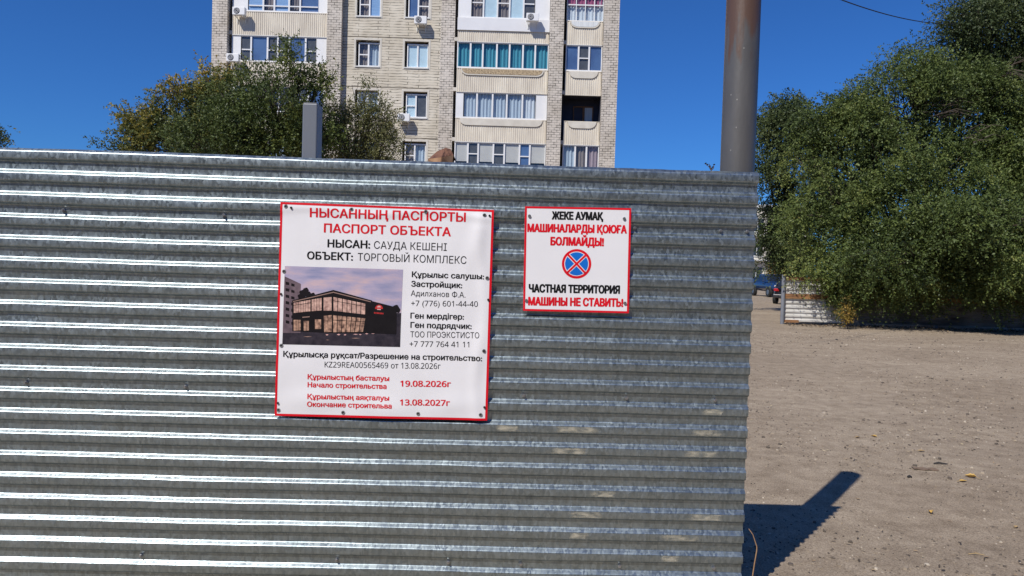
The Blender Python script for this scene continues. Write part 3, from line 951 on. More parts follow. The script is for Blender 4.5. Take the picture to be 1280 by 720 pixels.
# ================================================================== FAR FENCE AND PALE BLOCK
M['white_corr'] = material("weathered_white_sheet", (0.66, 0.65, 0.62), (0.46, 0.44, 0.40), 2.0, 0.6, stretch=(0.5, 1, 3))
M['rust_board'] = material("rusty_board", (0.34, 0.17, 0.07), (0.18, 0.09, 0.045), 3.5, 0.9, stretch=(0.5, 1, 4))
M['grey_paint'] = material("grey_paint", (0.20, 0.21, 0.235), (0.16, 0.17, 0.19), 5, 0.45)


def far_fence():
    Y = 24.0
    x0, x1 = at(980, 380, Y).x, at(1345, 380, Y).x
    root = empty("corrugated_fence", (x0, Y, 0), 0, "low weathered white corrugated fence with rusty boards under the elm", "fence")
    L = x1 - x0
    m = MB()
    prof = []
    z = 0.10
    while z < 1.58:
        prof += [(z, 0.0), (z + 0.055, 0.0), (z + 0.075, 0.03), (z + 0.13, 0.03)]
        z += 0.15
    n = int(L / 0.5)
    vs = []
    for i in range(n + 1):
        for (zz, yy) in prof:
            vs.append((L * i / n, yy + 0.02 * noise.noise((i * 0.4, zz, 3)), zz))
    k = len(prof)
    cut = 4
    m.add(vs[:(cut + 1) * k], [(i * k + j, (i + 1) * k + j, (i + 1) * k + j + 1, i * k + j + 1) for i in range(cut) for j in range(k - 1)])
    m.build("white_sheet", M['white_corr'], root)
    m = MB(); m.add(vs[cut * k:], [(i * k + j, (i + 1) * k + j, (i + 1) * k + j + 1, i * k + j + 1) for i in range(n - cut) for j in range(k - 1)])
    m.build("shade_dark_sheet", material("shade_toned_sheet", (0.26, 0.25, 0.23), (0.07, 0.065, 0.06), 2.2, 0.8, stretch=(0.6, 1, 1.5)), root)  # shade under the elm put into the colour: darker copy of the white sheet
    for (za, zb) in ((1.47, 1.58), (0.86, 1.02), (0.06, 0.15)):
        m = MB(); m.box(0, L if za != 0.06 else 0.5, -0.035, -0.006, za, zb); m.build("rusty_board", M['rust_board'], root)
    for i in range(0, int(L / 2.5) + 1):
        m = MB(); m.box(i * 2.5 + 0.1, i * 2.5 + 0.2, 0.06, 0.16, -0.1, 1.5); m.build("post", M['grey_paint'], root)
    p = at(977.5, 405, Y - 0.05)
    pr = empty("steel_post", (p.x, Y - 0.05, 0), 0, "slim grey steel post at the left end of the far white fence", "post")
    m = MB(); m.tube([(0, 0, -0.1), (0, 0, 1.62)], [0.062, 0.062], 16); s = m.build("shaft", M['grey_paint'], pr, smooth=False)
    m = MB(); m.tube([(0, 0, 1.621), (0, 0, 1.645)], [0.066, 0.06], 16); m.build("cap", M['grey_paint'], pr)


far_fence()


def pale_block():
    Y = 92.0
    xa, xb = at(880, 300, Y).x, at(1010, 300, Y).x
    root = empty("apartment_building", (xa, Y, 0), 0, "distant pale low apartment block glimpsed behind the dark narrow tree", "apartment building")
    W = xb - xa
    m = MB(); m.box(0, W, 0, 12, 0, 10.2); m.build("wall", M['concrete'], root)
    m = MB(); m.box(-0.3, W + 0.3, -0.3, 12.3, 10.2, 10.6); m.build("roof", M['white_metal'], root)
    dk = material("far_window_glass", (0.05, 0.06, 0.08), (0.03, 0.035, 0.05), 1, 0.15)
    for s in range(3):
        for i in range(int(W / 2.6)):
            z = 1.0 + s * 3.1; x = 0.8 + i * 2.6
            m = MB(); m.box(x, x + 1.5, -0.05, -0.005, z, z + 1.6); w = m.build("window", dk, root)
            m = MB(); m.box(x - 0.08, x + 1.58, -0.12, -0.052, z - 0.1, z - 0.005); m.box(x + 0.72, x + 0.78, -0.07, -0.052, z, z + 1.6); m.build("frame", M['white'], w)
        m = MB(); m.box(0.2, W - 0.2, -0.9, -0.02, 0.35 + s * 3.1, 0.5 + s * 3.1); m.build("ledge", M['white_metal'], root)


pale_block()


# ================================================================== PARKED CARS
def car(name, label, loc, rz, paint, pickup=False):
    root = empty(name, loc, rz, label, "car", "cars parked beyond the fence gap")
    tyre, rim = M['rubber'], M['zinc_bolt']
    L, W = 4.5, 1.82
    # body: stations along x (front = +x): (x, half width, sill z, shoulder z)
    st = [(-2.25, 0.70, 0.42, 0.86), (-2.15, 0.82, 0.30, 0.98), (-1.6, 0.89, 0.24, 1.02), (-0.6, 0.91, 0.22, 1.00), (0.6, 0.91, 0.22, 0.98), (1.1, 0.90, 0.24, 0.96), (1.75, 0.87, 0.26, 0.88), (2.12, 0.80, 0.30, 0.78), (2.25, 0.66, 0.40, 0.66)]
    if pickup:
        st = [(x, w, a + 0.14, b + 0.16 if x < 2.2 else b + 0.2) for x, w, a, b in st]
    vs = []; fs = []
    for x, w, a, b in st:
        vs += [(x, -w * 0.92, a), (x, -w, a + (b - a) * 0.45), (x, -w * 0.95, b - 0.05), (x, -w * 0.80, b), (x, w * 0.80, b), (x, w * 0.95, b - 0.05), (x, w, a + (b - a) * 0.45), (x, w * 0.92, a)]
    k = 8
    for i in range(len(st) - 1):
        for j in range(k):
            fs.append((i * k + j, i * k + (j + 1) % k, (i + 1) * k + (j + 1) % k, (i + 1) * k + j))
    fs.append(tuple(range(k))); fs.append(tuple(reversed(range((len(st) - 1) * k, len(st) * k))))
    m = MB(); m.add(vs, fs); body = m.build("body", paint, root, smooth=True)
    sub = body.modifiers.new("sub", 'SUBSURF'); sub.levels = 1; sub.render_levels = 1
    dz = 0.16 if pickup else 0
    zt, zb = 1.46 + dz * 1.6, 0.96 + dz
    # cabin
    cb = [(-1.95, zb), (-1.35, zt - 0.04), (-0.5, zt), (0.15, zt - 0.02), (1.0, zb)]
    m = MB()
    wv = lambda z: 0.80 - 0.20 * (z - zb) / (zt - zb)
    m.add([(x, -wv(z), z) for x, z in cb] + [(x, wv(z), z) for x, z in cb], [(0, 1, 6, 5), (1, 2, 7, 6), (2, 3, 8, 7), (3, 4, 9, 8), (4, 3, 2, 1, 0), (5, 6, 7, 8, 9)])
    m.build("cabin", paint, root, bevel=0.03)
    gm = bpy.data.materials.get("car_glass") or material("car_glass", (0.02, 0.025, 0.035), (0.015, 0.02, 0.03), 1, 0.06, spec=0.8)

    def pane(name, pts):
        q = MB(); q.add(pts, [(0, 1, 2, 3)]); q.build(name, gm, root)

    def lerp(a, b, t): return (a[0] + (b[0] - a[0]) * t, a[1] + (b[1] - a[1]) * t)
    a, b = lerp(cb[3], cb[4], 0.08), lerp(cb[3], cb[4], 0.9)
    pane("windscreen", [(b[0] + .012, -wv(b[1]) * .92, b[1] + .012), (b[0] + .012, wv(b[1]) * .92, b[1] + .012), (a[0] + .012, wv(a[1]) * .92, a[1] + .012), (a[0] + .012, -wv(a[1]) * .92, a[1] + .012)])
    a, b = lerp(cb[1], cb[0], 0.1), lerp(cb[1], cb[0], 0.85)
    pane("rear_window", [(b[0] - .012, wv(b[1]) * .9, b[1] + .012), (b[0] - .012, -wv(b[1]) * .9, b[1] + .012), (a[0] - .012, -wv(a[1]) * .9, a[1] + .012), (a[0] - .012, wv(a[1]) * .9, a[1] + .012)])
    for s in (-1, 1):
        for (xa, xb, xc, xd) in ((-1.55, -0.52, -0.52, -1.25), (-0.44, 0.75, 0.18, -0.44)):
            z1, z2 = zb + 0.05, zt - 0.10
            pane("side_window", [(xa, s * (wv(z1) + .008), z1), (xb, s * (wv(z1) + .008), z1), (xc, s * (wv(z2) + .008), z2), (xd, s * (wv(z2) + .008), z2)])
        q = MB(); q.box(2.05, 2.20, s * 0.60 - 0.15, s * 0.60 + 0.15, 0.62 + dz, 0.74 + dz); q.build("headlight", M['white'], root, bevel=0.03)
        q = MB(); q.box(-2.27, -2.14, s * 0.62 - 0.14, s * 0.62 + 0.14, 0.74 + dz, 0.90 + dz)
        q.build("taillight", bpy.data.materials.get("tail_red") or material("tail_red", (0.45, 0.01, 0.015), (0.35, 0.008, 0.01), 2, 0.15), root, bevel=0.02)
        q = MB(); q.box(0.72, 0.88, s * 0.98 - 0.09, s * 0.98 + 0.09, zb + 0.04, zb + 0.17); q.build("mirror", paint, root, bevel=0.03)
        for x in (-1.38, 1.38):
            q = MB(); q.tube([(x, s * 0.72, 0.33 + dz * 0.3), (x, s * 0.93, 0.33 + dz * 0.3)], [0.33 + dz * 0.3] * 2, 20); wh = q.build("wheel", tyre, root)
            q = MB(); q.tube([(x, s * 0.90, 0.33 + dz * 0.3), (x, s * 0.94, 0.33 + dz * 0.3)], [0.20, 0.19], 14); q.build("rim", rim, wh)
    q = MB(); q.box(2.14, 2.27, -0.5, 0.5, 0.50 + dz, 0.68 + dz); q.build("grille", M['rubber'], root, bevel=0.02)
    q = MB(); q.box(2.05, 2.30, -0.78, 0.78, 0.32 + dz, 0.46 + dz); q.build("front_bumper", M['rubber'] if pickup else paint, root, bevel=0.05)
    q = MB(); q.box(-2.32, -2.05, -0.80, 0.80, 0.36 + dz, 0.58 + dz); q.build("rear_bumper", paint, root, bevel=0.05)
    q = MB(); q.box(-2.29, -2.26, -0.26, 0.26, 0.66 + dz, 0.77 + dz); q.build("number_plate", M['white'], root)
    return root


blue_paint = material("blue_car_paint", (0.025, 0.06, 0.16), (0.02, 0.05, 0.14), 1, 0.3, 0.3, coat=0.8)
dark_paint = material("dark_car_paint", (0.03, 0.028, 0.03), (0.025, 0.022, 0.025), 1, 0.3, 0.2, coat=0.8)
p = at(965, 360, 55)
car("parked_car", "dark blue car facing the camera in the gap beside the fence end", (p.x, 55, 0), math.radians(-86), blue_paint, True)
p = at(995, 360, 42.0)
car("parked_car", "dark car seen from behind, half hidden by the slim grey post", (p.x, 42.0, 0), math.radians(58), dark_paint)

# ================================================================== GALVANISED FENCE
FA = math.atan(0.0197)                       # right end a little farther than the left
FO = Vector((0, 3.40, 0))
FU = Vector((math.cos(FA), math.sin(FA), 0))
FN = Vector((math.sin(FA), -math.cos(FA), 0))


def fence_uz(px, py, off=0.0):
    """where a sight line meets the plane of the fence's crests (off metres towards the viewer)"""
    d = ray(px, py)
    o = FO + FN * off
    c = Vector((0, 0, CAM_H))
    t = (o - c).dot(FN) / d.dot(FN)
    p = c + d * t
    return (p - FO).dot(FU), p.z


PITCH_R = 0.1015
DEP = 0.019
SL, CR, SD = 0.0146, 0.036, 0.0085             # upper slope, crest, lower slope heights
VA = PITCH_R - SL - CR - SD
U_END = fence_uz(948, 240)[0]
U_SEAM = fence_uz(650, 400)[0]
Z_TOP = fence_uz(640, 204.5)[1]
fence = empty("galvanised_fence", FO, FA, "galvanised corrugated metal fence filling the foreground", "fence")
M['galv_a'] = galvanised("galvanised_steel", (0.435, 0.50, 0.525), (0.25, 0.297, 0.318), 0.37, 0.91)


def sheet_profile(z_top, z_bot):
    """(z, y) going down; y 0 = crest (front), DEP = valley; small radii at each bend"""
    pts = []
    z = z_top
    r = 0.0044
    while z > z_bot:
        P = [(z, DEP), (z - SL, 0.0), (z - SL - CR, 0.0), (z - SL - CR - SD, DEP), (z - PITCH_R, DEP)]
        for k in range(4):
            a = Vector(P[k - 1]) if k else Vector((z + VA, DEP)); b = Vector(P[k]); c = Vector(P[k + 1])
            d1 = (a - b).normalized(); d2 = (c - b).normalized()
            if k == 0 and z == z_top:
                pts.append((b.x, b.y)); continue
            p0, p2 = b + d1 * r, b + d2 * r
            for t in (0.0, 0.33, 0.67, 1.0):
                q = p0 * (1 - t) ** 2 + b * 2 * t * (1 - t) + p2 * t * t
                pts.append((q.x, q.y))
        z -= PITCH_R
    return [p for p in pts if p[0] >= z_bot - 0.02]


DENTS = [(-2.3, 1.35, 0.10, 0.05, 0.007), (-1.75, 0.55, 0.16, 0.06, 0.006), (-1.5, 1.9, 0.12, 0.05, 0.005), (-0.35, 0.62, 0.14, 0.07, 0.007), (0.42, 0.9, 0.10, 0.05, 0.006),
         (0.85, 1.45, 0.08, 0.05, 0.005), (0.55, 1.95, 0.10, 0.04, 0.006), (-0.9, 0.3, 0.2, 0.06, 0.006), (1.05, 0.7, 0.06, 0.08, 0.006), (-2.0, 0.85, 0.07, 0.04, 0.005)]


def sheet_wave(u, z):
    y = 0.0035 * noise.noise((u * 1.1, z * 1.6, 1)) + 0.0012 * noise.noise((u * 5, z * 4, 6))
    for (du, dz, ru, rz, a) in DENTS:
        q = ((u - du) / ru) ** 2 + ((z - dz) / rz) ** 2
        if q < 9: y += a * math.exp(-q)
    return y


def sheet(name, u0, u1, z_top, z_bot, off, mat, label=None):
    prof = [p for p in sheet_profile(z_top, 0.03) if p[0] >= z_bot]
    n = max(2, int((u1 - u0) / 0.03))
    k = len(prof)
    vs = []
    for i in range(n + 1):
        u = u0 + (u1 - u0) * i / n
        for j, (z, y) in enumerate(prof):
            dz = 0.0045 * noise.noise((u * 0.9, z * 2.3, 10)) + 0.0012 * noise.noise((u * 6, z * 9, 3))
            if j == 0: dz += 0.0012 * noise.noise((u * 14, 3, 3))
            vs.append((u, y + sheet_wave(u, z) + off, z + dz))
    fs = [(i * k + j, i * k + j + 1, (i + 1) * k + j + 1, (i + 1) * k + j) for i in range(n) for j in range(k - 1)]
    mb = MB(); mb.add(vs, fs)
    o = mb.build(name, mat, fence, smooth=True)
    if label: o["label"] = label
    return o


LAP = Z_TOP - 2 * PITCH_R                       # the upper course laps over the lower one at the third rib
LAP_END = LAP - SL - CR - SD - 0.006
sheet("corrugated_sheet", -3.6, U_SEAM + 0.06, LAP, 0.0, 0.0, M['galv_a'])
sheet("corrugated_sheet", U_SEAM, U_END - 0.006, LAP, 0.0, -0.0014, M['galv_a'])
sheet("corrugated_sheet", -3.6, U_SEAM + 0.05, Z_TOP, LAP_END, -0.0028, M['galv_a'])
sheet("corrugated_sheet", U_SEAM + 0.012, U_END, Z_TOP, LAP_END, -0.0042, M['galv_a'])


def fence_frame():
    for z in (Z_TOP - 0.30, Z_TOP - 1.10, Z_TOP - 1.90):
        m = MB(); m.box(-3.6, U_END - 0.03, DEP + 0.006, DEP + 0.046, z - 0.02, z + 0.02); m.build("rail", M['grey_paint'], fence)
    spots = [(77, 263), (278, 270), (174, 696), (655, 492), (784, 494), (895, 500), (651, 706), (775, 711), (893, 715), (794, 288), (902, 283), (420, 702), (30, 476), (230, 482), (480, 276), (560, 706), (935, 290)]
    for px, py in spots:
        u, z = fence_uz(px, py)
        k = round((Z_TOP - z - (SL + SD + CR + VA / 2)) / PITCH_R)
        z = Z_TOP - k * PITCH_R - (SL + SD + CR + VA / 2)
        m = MB(); w_ = sheet_wave(u, z) - 0.0042; m.tube([(u, DEP + 0.004 + w_, z), (u, DEP - 0.004 + w_, z)], [0.0095, 0.0085], 12)
        m.tube([(u, DEP - 0.004 + w_, z), (u, DEP - 0.012 + w_, z)], [0.006, 0.0055], 6)
        m.build("screw", M['zinc_bolt'], fence)
    # rubbed-on plaster smears on the crests
    sm = bpy.data.materials.new("plaster_smear"); sm.use_nodes = True
    nt = sm.node_tree; b = nt.nodes["Principled BSDF"]
    b.inputs["Base Color"].default_value = (0.42, 0.39, 0.31, 1); b.inputs["Roughness"].default_value = 0.9
    tc = nd(nt, "ShaderNodeTexCoord"); mp = nd(nt, "ShaderNodeMapping"); mp.inputs["Scale"].default_value = (22, 1, 60)
    n = nd(nt, "ShaderNodeTexNoise"); n.inputs["Scale"].default_value = 1.0; n.inputs["Detail"].default_value = 6
    nt.links.new(tc.outputs["Object"], mp.inputs[0]); nt.links.new(mp.outputs[0], n.inputs["Vector"])
    r = nd(nt, "ShaderNodeValToRGB"); r.color_ramp.elements[0].position = 0.34; r.color_ramp.elements[1].position = 0.62
    r.color_ramp.elements[1].color = (1, 1, 1, 1)
    nt.links.new(n.outputs["Fac"], r.inputs[0])
    uvn = nd(nt, "ShaderNodeAttribute"); uvn.attribute_name = "edge"
    mu = nd(nt, "ShaderNodeMath", operation='MULTIPLY'); nt.links.new(r.outputs[0], mu.inputs[0]); nt.links.new(uvn.outputs["Fac"], mu.inputs[1])
    nt.links.new(mu.outputs[0], b.inputs["Alpha"])
    vs = []; fs = []; ed = []
    rnd = random.Random(4)
    patches = [(878, 904, 514), (864, 902, 541), (855, 897, 567), (738, 768, 618), (712, 753, 644), (712, 735, 668), (692, 748, 535), (690, 735, 561), (620, 648, 531), (825, 872, 675), (826, 850, 700), (860, 905, 650)]
    for (pa, pb, py) in patches:
        ua, z = fence_uz(pa, py); ub, _ = fence_uz(pb, py)
        k = round((Z_TOP - z - (SL + CR / 2)) / PITCH_R)
        zc = Z_TOP - k * PITCH_R - (SL + CR / 2)
        for i in range(7):
            for j in range(4):
                tz = j / 3 - 0.5
                sh = 0.012 * rnd.uniform(-1, 1)
                b0 = len(vs)
                u = ua + (ub - ua) * i / 6 + sh
                wob = sheet_wave(u, zc)
                vs.append((u, wob - 0.0014 - 0.0012, zc + tz * 0.027)); ed.append(0.0 if i in (0, 6) else rnd.uniform(0.75, 1.0) if j in (1, 2) else rnd.uniform(0.35, 0.9))
        b0 = len(vs) - 28
        fs += [(b0 + i * 4 + j, b0 + (i + 1) * 4 + j, b0 + (i + 1) * 4 + j + 1, b0 + i * 4 + j + 1) for i in range(6) for j in range(3)]
    me = bpy.data.meshes.new("plaster_smear"); me.from_pydata(vs, [], fs)
    a = me.attributes.new("edge", 'FLOAT', 'POINT'); a.data.foreach_set("value", ed)
    o = link("plaster_smear", me, sm, fence); o["kind"] = "stuff"


fence_frame()


# steel pipe standing behind the fence
def pipe_material():
    m = material("grey_pipe_paint", (0.100, 0.098, 0.099), (0.082, 0.080, 0.080), 14, 0.42, bump=0.1, stretch=(1, 1, 0.3))
    nt = m.node_tree; b = nt.nodes["Principled BSDF"]
    src = b.inputs["Base Color"].links[0].from_socket
    tc = nd(nt, "ShaderNodeTexCoord"); sp = nd(nt, "ShaderNodeSeparateXYZ"); nt.links.new(tc.outputs["Object"], sp.inputs[0])
    mp = nd(nt, "ShaderNodeMapping"); mp.inputs["Scale"].default_value = (30, 30, 5)
    nt.links.new(tc.outputs["Object"], mp.inputs[0])
    n = nd(nt, "ShaderNodeTexNoise"); n.inputs["Scale"].default_value = 1; n.inputs["Detail"].default_value = 5
    nt.links.new(mp.outputs[0], n.inputs["Vector"])
    mr = nd(nt, "ShaderNodeMapRange"); mr.inputs["From Min"].default_value = 2.50; mr.inputs["From Max"].default_value = 2.93
    mr.inputs["To Min"].default_value = 0.0; mr.inputs["To Max"].default_value = 0.60
    nt.links.new(sp.outputs["Z"], mr.inputs["Value"])
    ad = nd(nt, "ShaderNodeMath", operation='ADD'); nt.links.new(n.outputs["Fac"], ad.inputs[0]); nt.links.new(mr.outputs[0], ad.inputs[1])
    r = nd(nt, "ShaderNodeValToRGB"); r.color_ramp.elements[0].position = 0.74; r.color_ramp.elements[1].position = 0.92
    nt.links.new(ad.outputs[0], r.inputs[0])
    mx = nd(nt, "ShaderNodeMixRGB"); mx.inputs[2].default_value = (0.100, 0.058, 0.040, 1)
    nt.links.new(r.outputs[0], mx.inputs[0]); nt.links.new(src, mx.inputs[1]); nt.links.new(mx.outputs[0], b.inputs["Base Color"])
    return m


def pipe():
    Yp = 3.43 + DEP + 0.05 + 0.09
    c = at(922, 200, Yp)
    ztop = at(929, -4, Yp).z
    root = empty("steel_pipe", (c.x, Yp, 0), 0, "tall thick grey steel pipe with rusty top behind the fence's right end", "pipe")
    m = MB()
    n = 40; r = 0.0825
    ang = [2 * math.pi * k / n for k in range(n)]
    rings = []
    zs = [-0.2, 0.5, 1.2, 1.9, 2.2, 2.5, 2.75, ztop]
    for z in zs:
        rings.append([(r * math.cos(a), r * math.sin(a), z) for a in ang])
    rings.append([((r - 0.007) * math.cos(a), (r - 0.007) * math.sin(a), ztop) for a in ang])
    rings.append([((r - 0.007) * math.cos(a), (r - 0.007) * math.sin(a), ztop - 0.6) for a in ang])
    vs = [p for q in rings for p in q]
    fs = [(i * n + k, i * n + (k + 1) % n, (i + 1) * n + (k + 1) % n, (i + 1) * n + k) for i in range(len(rings) - 1) for k in range(n)]
    m.add(vs, fs)
    o = m.build("shaft", pipe_material(), root, smooth=True)
    o.data.polygons.foreach_set("use_smooth", [i // n not in (7,) for i in range(len(fs))])
    e = o.modifiers.new("es", 'EDGE_SPLIT'); e.split_angle = math.radians(50)
    # chips of bare paint
    m = MB()
    for (px, py) in ((916, 117), (922, 124), (921, 159), (915, 187), (930, 60)):
        q = at(px, py, Yp - r)
        dx = q.x - c.x
        a = math.asin(max(-.95, min(.95, dx / r)))
        zc = q.z
        ring = []
        for k in range(7):
            t = 2 * math.pi * k / 7
            aa = a + 0.045 * math.cos(t); 
            ring.append((math.sin(aa) * (r + 0.0008), -math.cos(aa) * (r + 0.0008), zc + 0.0045 * math.sin(t)))
        m.add(ring, [tuple(range(7))])
    m.build("paint_chip", material("bare_chip", (0.24, 0.235, 0.23), (0.18, 0.175, 0.17), 5, 0.5), root)


pipe()


def square_post():
    Yp = 3.40 + DEP + 0.06
    a = at(377.5, 170, Yp); b = at(396, 170, Yp)
    zt = at(388, 129, Yp).z
    w = b.x - a.x
    root = empty("square_post", (a.x + w / 2, Yp, 0), FA, "blue grey square steel post standing up behind the fence", "post")
    m = MB(); m.box(-w / 2, w / 2, 0, 0.105, -0.2, zt); m.build("shaft", material("blue_grey_paint", (0.165, 0.18, 0.215), (0.145, 0.16, 0.19), 4, 0.4), root, bevel=0.006)
    m = MB(); m.box(-w / 2 + 0.004, w / 2 - 0.004, 0.004, 0.101, zt + 0.001, zt + 0.004); m.build("cap", M['grey_paint'], root)


square_post()


def rusty_cap():
    Yp = 3.40 + DEP + 0.16
    c = at(551, 200, Yp); zt = at(551, 183.5, Yp).z; zb = at(551, 212, Yp).z
    w = (at(567, 200, Yp) - at(535, 200, Yp)).x
    root = empty("rusty_post", (c.x, Yp, 0), 0, "rusty crumpled metal cap on a post just above the fence's top edge", "post")
    m = MB(); m.tube([(0, 0, -0.2), (0, 0, zb)], [0.03, 0.03], 10); m.build("shaft", M['rust_board'], root)
    rust = material("flaking_rust", (0.24, 0.115, 0.07), (0.10, 0.045, 0.035), 22, 0.9, bump=0.6, bscale=60)
    pale = material("pale_rust", (0.42, 0.25, 0.14), (0.28, 0.15, 0.08), 25, 0.9)
    O = Vector((c.x, Yp, 0))

    def q(px, py, dy): return at(px, py, Yp + dy) - O
    L, T1, T2, T3, R = q(535, 199, -.03), q(546, 189.5, -.02), q(557, 184.5, 0), q(563.5, 186.5, .01), q(567, 194, 0)
    Ci, LB, MB_, RB = q(552, 196.5, -.055), q(536, 205.5, -.03), q(550, 206, -.06), q(565, 206, -.02)
    back = Vector((0.004, 0.10, -0.012))
    m = MB()
    m.add([L, Ci, T1, T2, T3, R], [(0, 1, 2), (2, 1, 3), (3, 1, 4), (4, 1, 5)])
    ring = [L, T1, T2, T3, R]
    m.add(ring + [p + back for p in ring], [(i, i + 1, i + 6, i + 5) for i in range(4)] + [(5, 6, 7, 8, 9)])
    me = m.mesh("cap"); bm = bmesh.new(); bm.from_mesh(me)
    bmesh.ops.remove_doubles(bm, verts=bm.verts, dist=1e-5)
    bmesh.ops.triangulate(bm, faces=bm.faces[:])
    bmesh.ops.subdivide_edges(bm, edges=bm.edges[:], cuts=3, use_grid_fill=True)
    for v in bm.verts:
        v.co += Vector((0, 0.006, 0.004)) * noise.noise(v.co * 45)
    bm.to_mesh(me); bm.free()
    o = link("cap", me, rust, root); so = o.modifiers.new("t", 'SOLIDIFY'); so.thickness = 0.003
    m = MB()
    m.add([L + Vector((0, -.003, 0)), LB, MB_, Ci + Vector((0, -.003, 0))], [(0, 1, 2, 3)])
    o = m.build("flap", pale, root); so = o.modifiers.new("t", 'SOLIDIFY'); so.thickness = 0.003
    m = MB()
    m.add([Ci + Vector((0.003, -.003, 0)), MB_ + Vector((0.004, 0, 0)), RB, R + Vector((0, -.003, 0))], [(0, 1, 2, 3)])
    o = m.build("flap", pale, root); so = o.modifiers.new("t", 'SOLIDIFY'); so.thickness = 0.003


rusty_cap()


def fence_twig():
    Yp = 3.40 + 0.02 + DEP + 0.06
    c = at(889, 214, Yp)
    root = empty("dry_weed", (c.x, Yp, 0), 0, "tiny dark dry weed tip showing above the fence left of the pipe", "weed")
    m = MB(); m.tube([(0.02, 0.02, -0.05), (0.015, 0.01, 1.0), (0, 0, c.z)], [0.004, 0.003, 0.002], 5)
    q = lambda px, py: tuple(at(px, py, Yp) - Vector((c.x, Yp, 0)))
    for a, b, d in (((889, 213), (886, 208), (882, 205)), ((889, 213), (892, 210), (892.5, 206)), ((889, 212), (888, 208), (886, 204.5))):
        m.tube([q(*a), q(*b), q(*d)], [0.0025, 0.002, 0.001], 5)
    m.build("stem", M['bark'], root)
    m = MB()
    for (px, py) in ((882, 204.5), (884, 206), (892.5, 206), (891, 209), (887, 208), (889, 211)):
        p = Vector(q(px, py))
        m.add([p + Vector((-0.006, 0, 0)), p + Vector((0, -0.003, 0.005)), p + Vector((0.007, 0, 0.002)), p + Vector((0, 0.003, -0.004))], [(0, 1, 2, 3)])
    m.build("leaf", M['bark'], root)


fence_twig()


# ================================================================== SIGNS
def plain_sans(t):
    """digits and Latin capitals in the plain sans drawing"""
    out = ""
    for ch in t:
        if "0" <= ch <= "9": out += chr(0x1D7E2 + ord(ch) - 48)
        elif "A" <= ch <= "Z": out += chr(0x1D5A0 + ord(ch) - 65)
        else: out += ch
    return out


def text_mesh(body):
    """outlines of the built-in font, filled by winding number (strokes that overlap stay whole)"""
    c = bpy.data.curves.new("txt", 'FONT')
    c.body = plain_sans(body); c.size = 1.0; c.resolution_u = 3; c.fill_mode = 'NONE'
    o = bpy.data.objects.new("txt", c); COL.objects.link(o)
    dg = bpy.context.evaluated_depsgraph_get(); dg.update()
    me = bpy.data.meshes.new_from_object(o.evaluated_get(dg))
    bpy.data.objects.remove(o)
    co = [(p.co.x, p.co.y) for p in me.vertices]
    nb = [[] for _ in co]
    for e in me.edges:
        nb[e.vertices[0]].append(e.vertices[1]); nb[e.vertices[1]].append(e.vertices[0])
    bpy.data.meshes.remove(me); bpy.data.curves.remove(c)
    seen = set(); loops = []
    for i in range(len(co)):
        if i in seen or len(nb[i]) < 2: continue
        loop = [i]; seen.add(i); prev, cur = None, i
        # follow the index order of the spline, which keeps its direction
        nxt = i + 1 if i + 1 in nb[i] else nb[i][0]
        while nxt not in seen:
            loop.append(nxt); seen.add(nxt); prev, cur = cur, nxt
            k = [q for q in nb[cur] if q != prev]
            if not k: break
            nxt = k[0]
        pts = []
        for q in loop:
            if not pts or (abs(co[q][0] - pts[-1][0]) + abs(co[q][1] - pts[-1][1])) > 1e-5: pts.append(co[q])
        if len(pts) > 2 and abs(pts[0][0] - pts[-1][0]) + abs(pts[0][1] - pts[-1][1]) < 1e-5: pts.pop()
        if len(pts) > 2: loops.append(pts)
    V0 = [Vector(p) for l in loops for p in l]
    E = []; b = 0
    for l in loops:
        E += [(b + i, b + (i + 1) % len(l)) for i in range(len(l))]; b += len(l)
    vo, _, fo = delaunay_2d_cdt(V0, E, [], 0, 1e-5)[:3]
    V = np.array([(p.x, p.y, 0.0) for p in vo])
    C = np.array([V[list(f)].mean(0)[:2] for f in fo])
    W = np.zeros(len(fo), int)                    # winding number of every triangle
    for l in loops:
        L = np.array(l); N = np.roll(L, -1, 0)
        for (p, q) in zip(L, N):
            up = (p[1] <= C[:, 1]) & (q[1] > C[:, 1]); dn = (p[1] > C[:, 1]) & (q[1] <= C[:, 1])
            side = (q[0] - p[0]) * (C[:, 1] - p[1]) - (C[:, 0] - p[0]) * (q[1] - p[1])
            W += (up & (side > 0)).astype(int); W -= (dn & (side < 0)).astype(int)
    return V, [tuple(f) for f, w in zip(fo, W) if w != 0]


_v, _f = text_mesh("Н")
CAP_UNIT = _v[:, 1].max()


class Board:
    """a sign plate measured off the photo; local metres u (right) and w (up) from its lower-left corner"""
    def __init__(s, tl, tr_, br, bl, off):
        s.off = off
        P = [Vector(fence_uz(*q, off)) for q in (tl, tr_, br, bl)]
        s.P = P
        s.tl, s.tr, s.br, s.bl = tl, tr_, br, bl

    def uz(s, px, py):
        return fence_uz(px, py, s.off)


def fine_faces(pts, faces, step):
    """flat glyph faces cut into small triangles so they can follow the folds of the cloth"""
    bm = bmesh.new()
    vs = [bm.verts.new((p[0], p[2], p[1])) for p in pts]
    for f in faces:
        try: bm.faces.new([vs[i] for i in f])
        except ValueError: pass
    bmesh.ops.triangulate(bm, faces=bm.faces[:])
    for _ in range(3):
        es = [e for e in bm.edges if e.calc_length() > step]
        if not es: break
        bmesh.ops.subdivide_edges(bm, edges=es, cuts=1)
        bmesh.ops.triangulate(bm, faces=[f for f in bm.faces if len(f.verts) > 3])
    bm.verts.index_update()
    out = [(v.co.x, v.co.z, v.co.y) for v in bm.verts]; fs = [tuple(v.index for v in f.verts) for f in bm.faces]
    bm.free()
    return out, fs


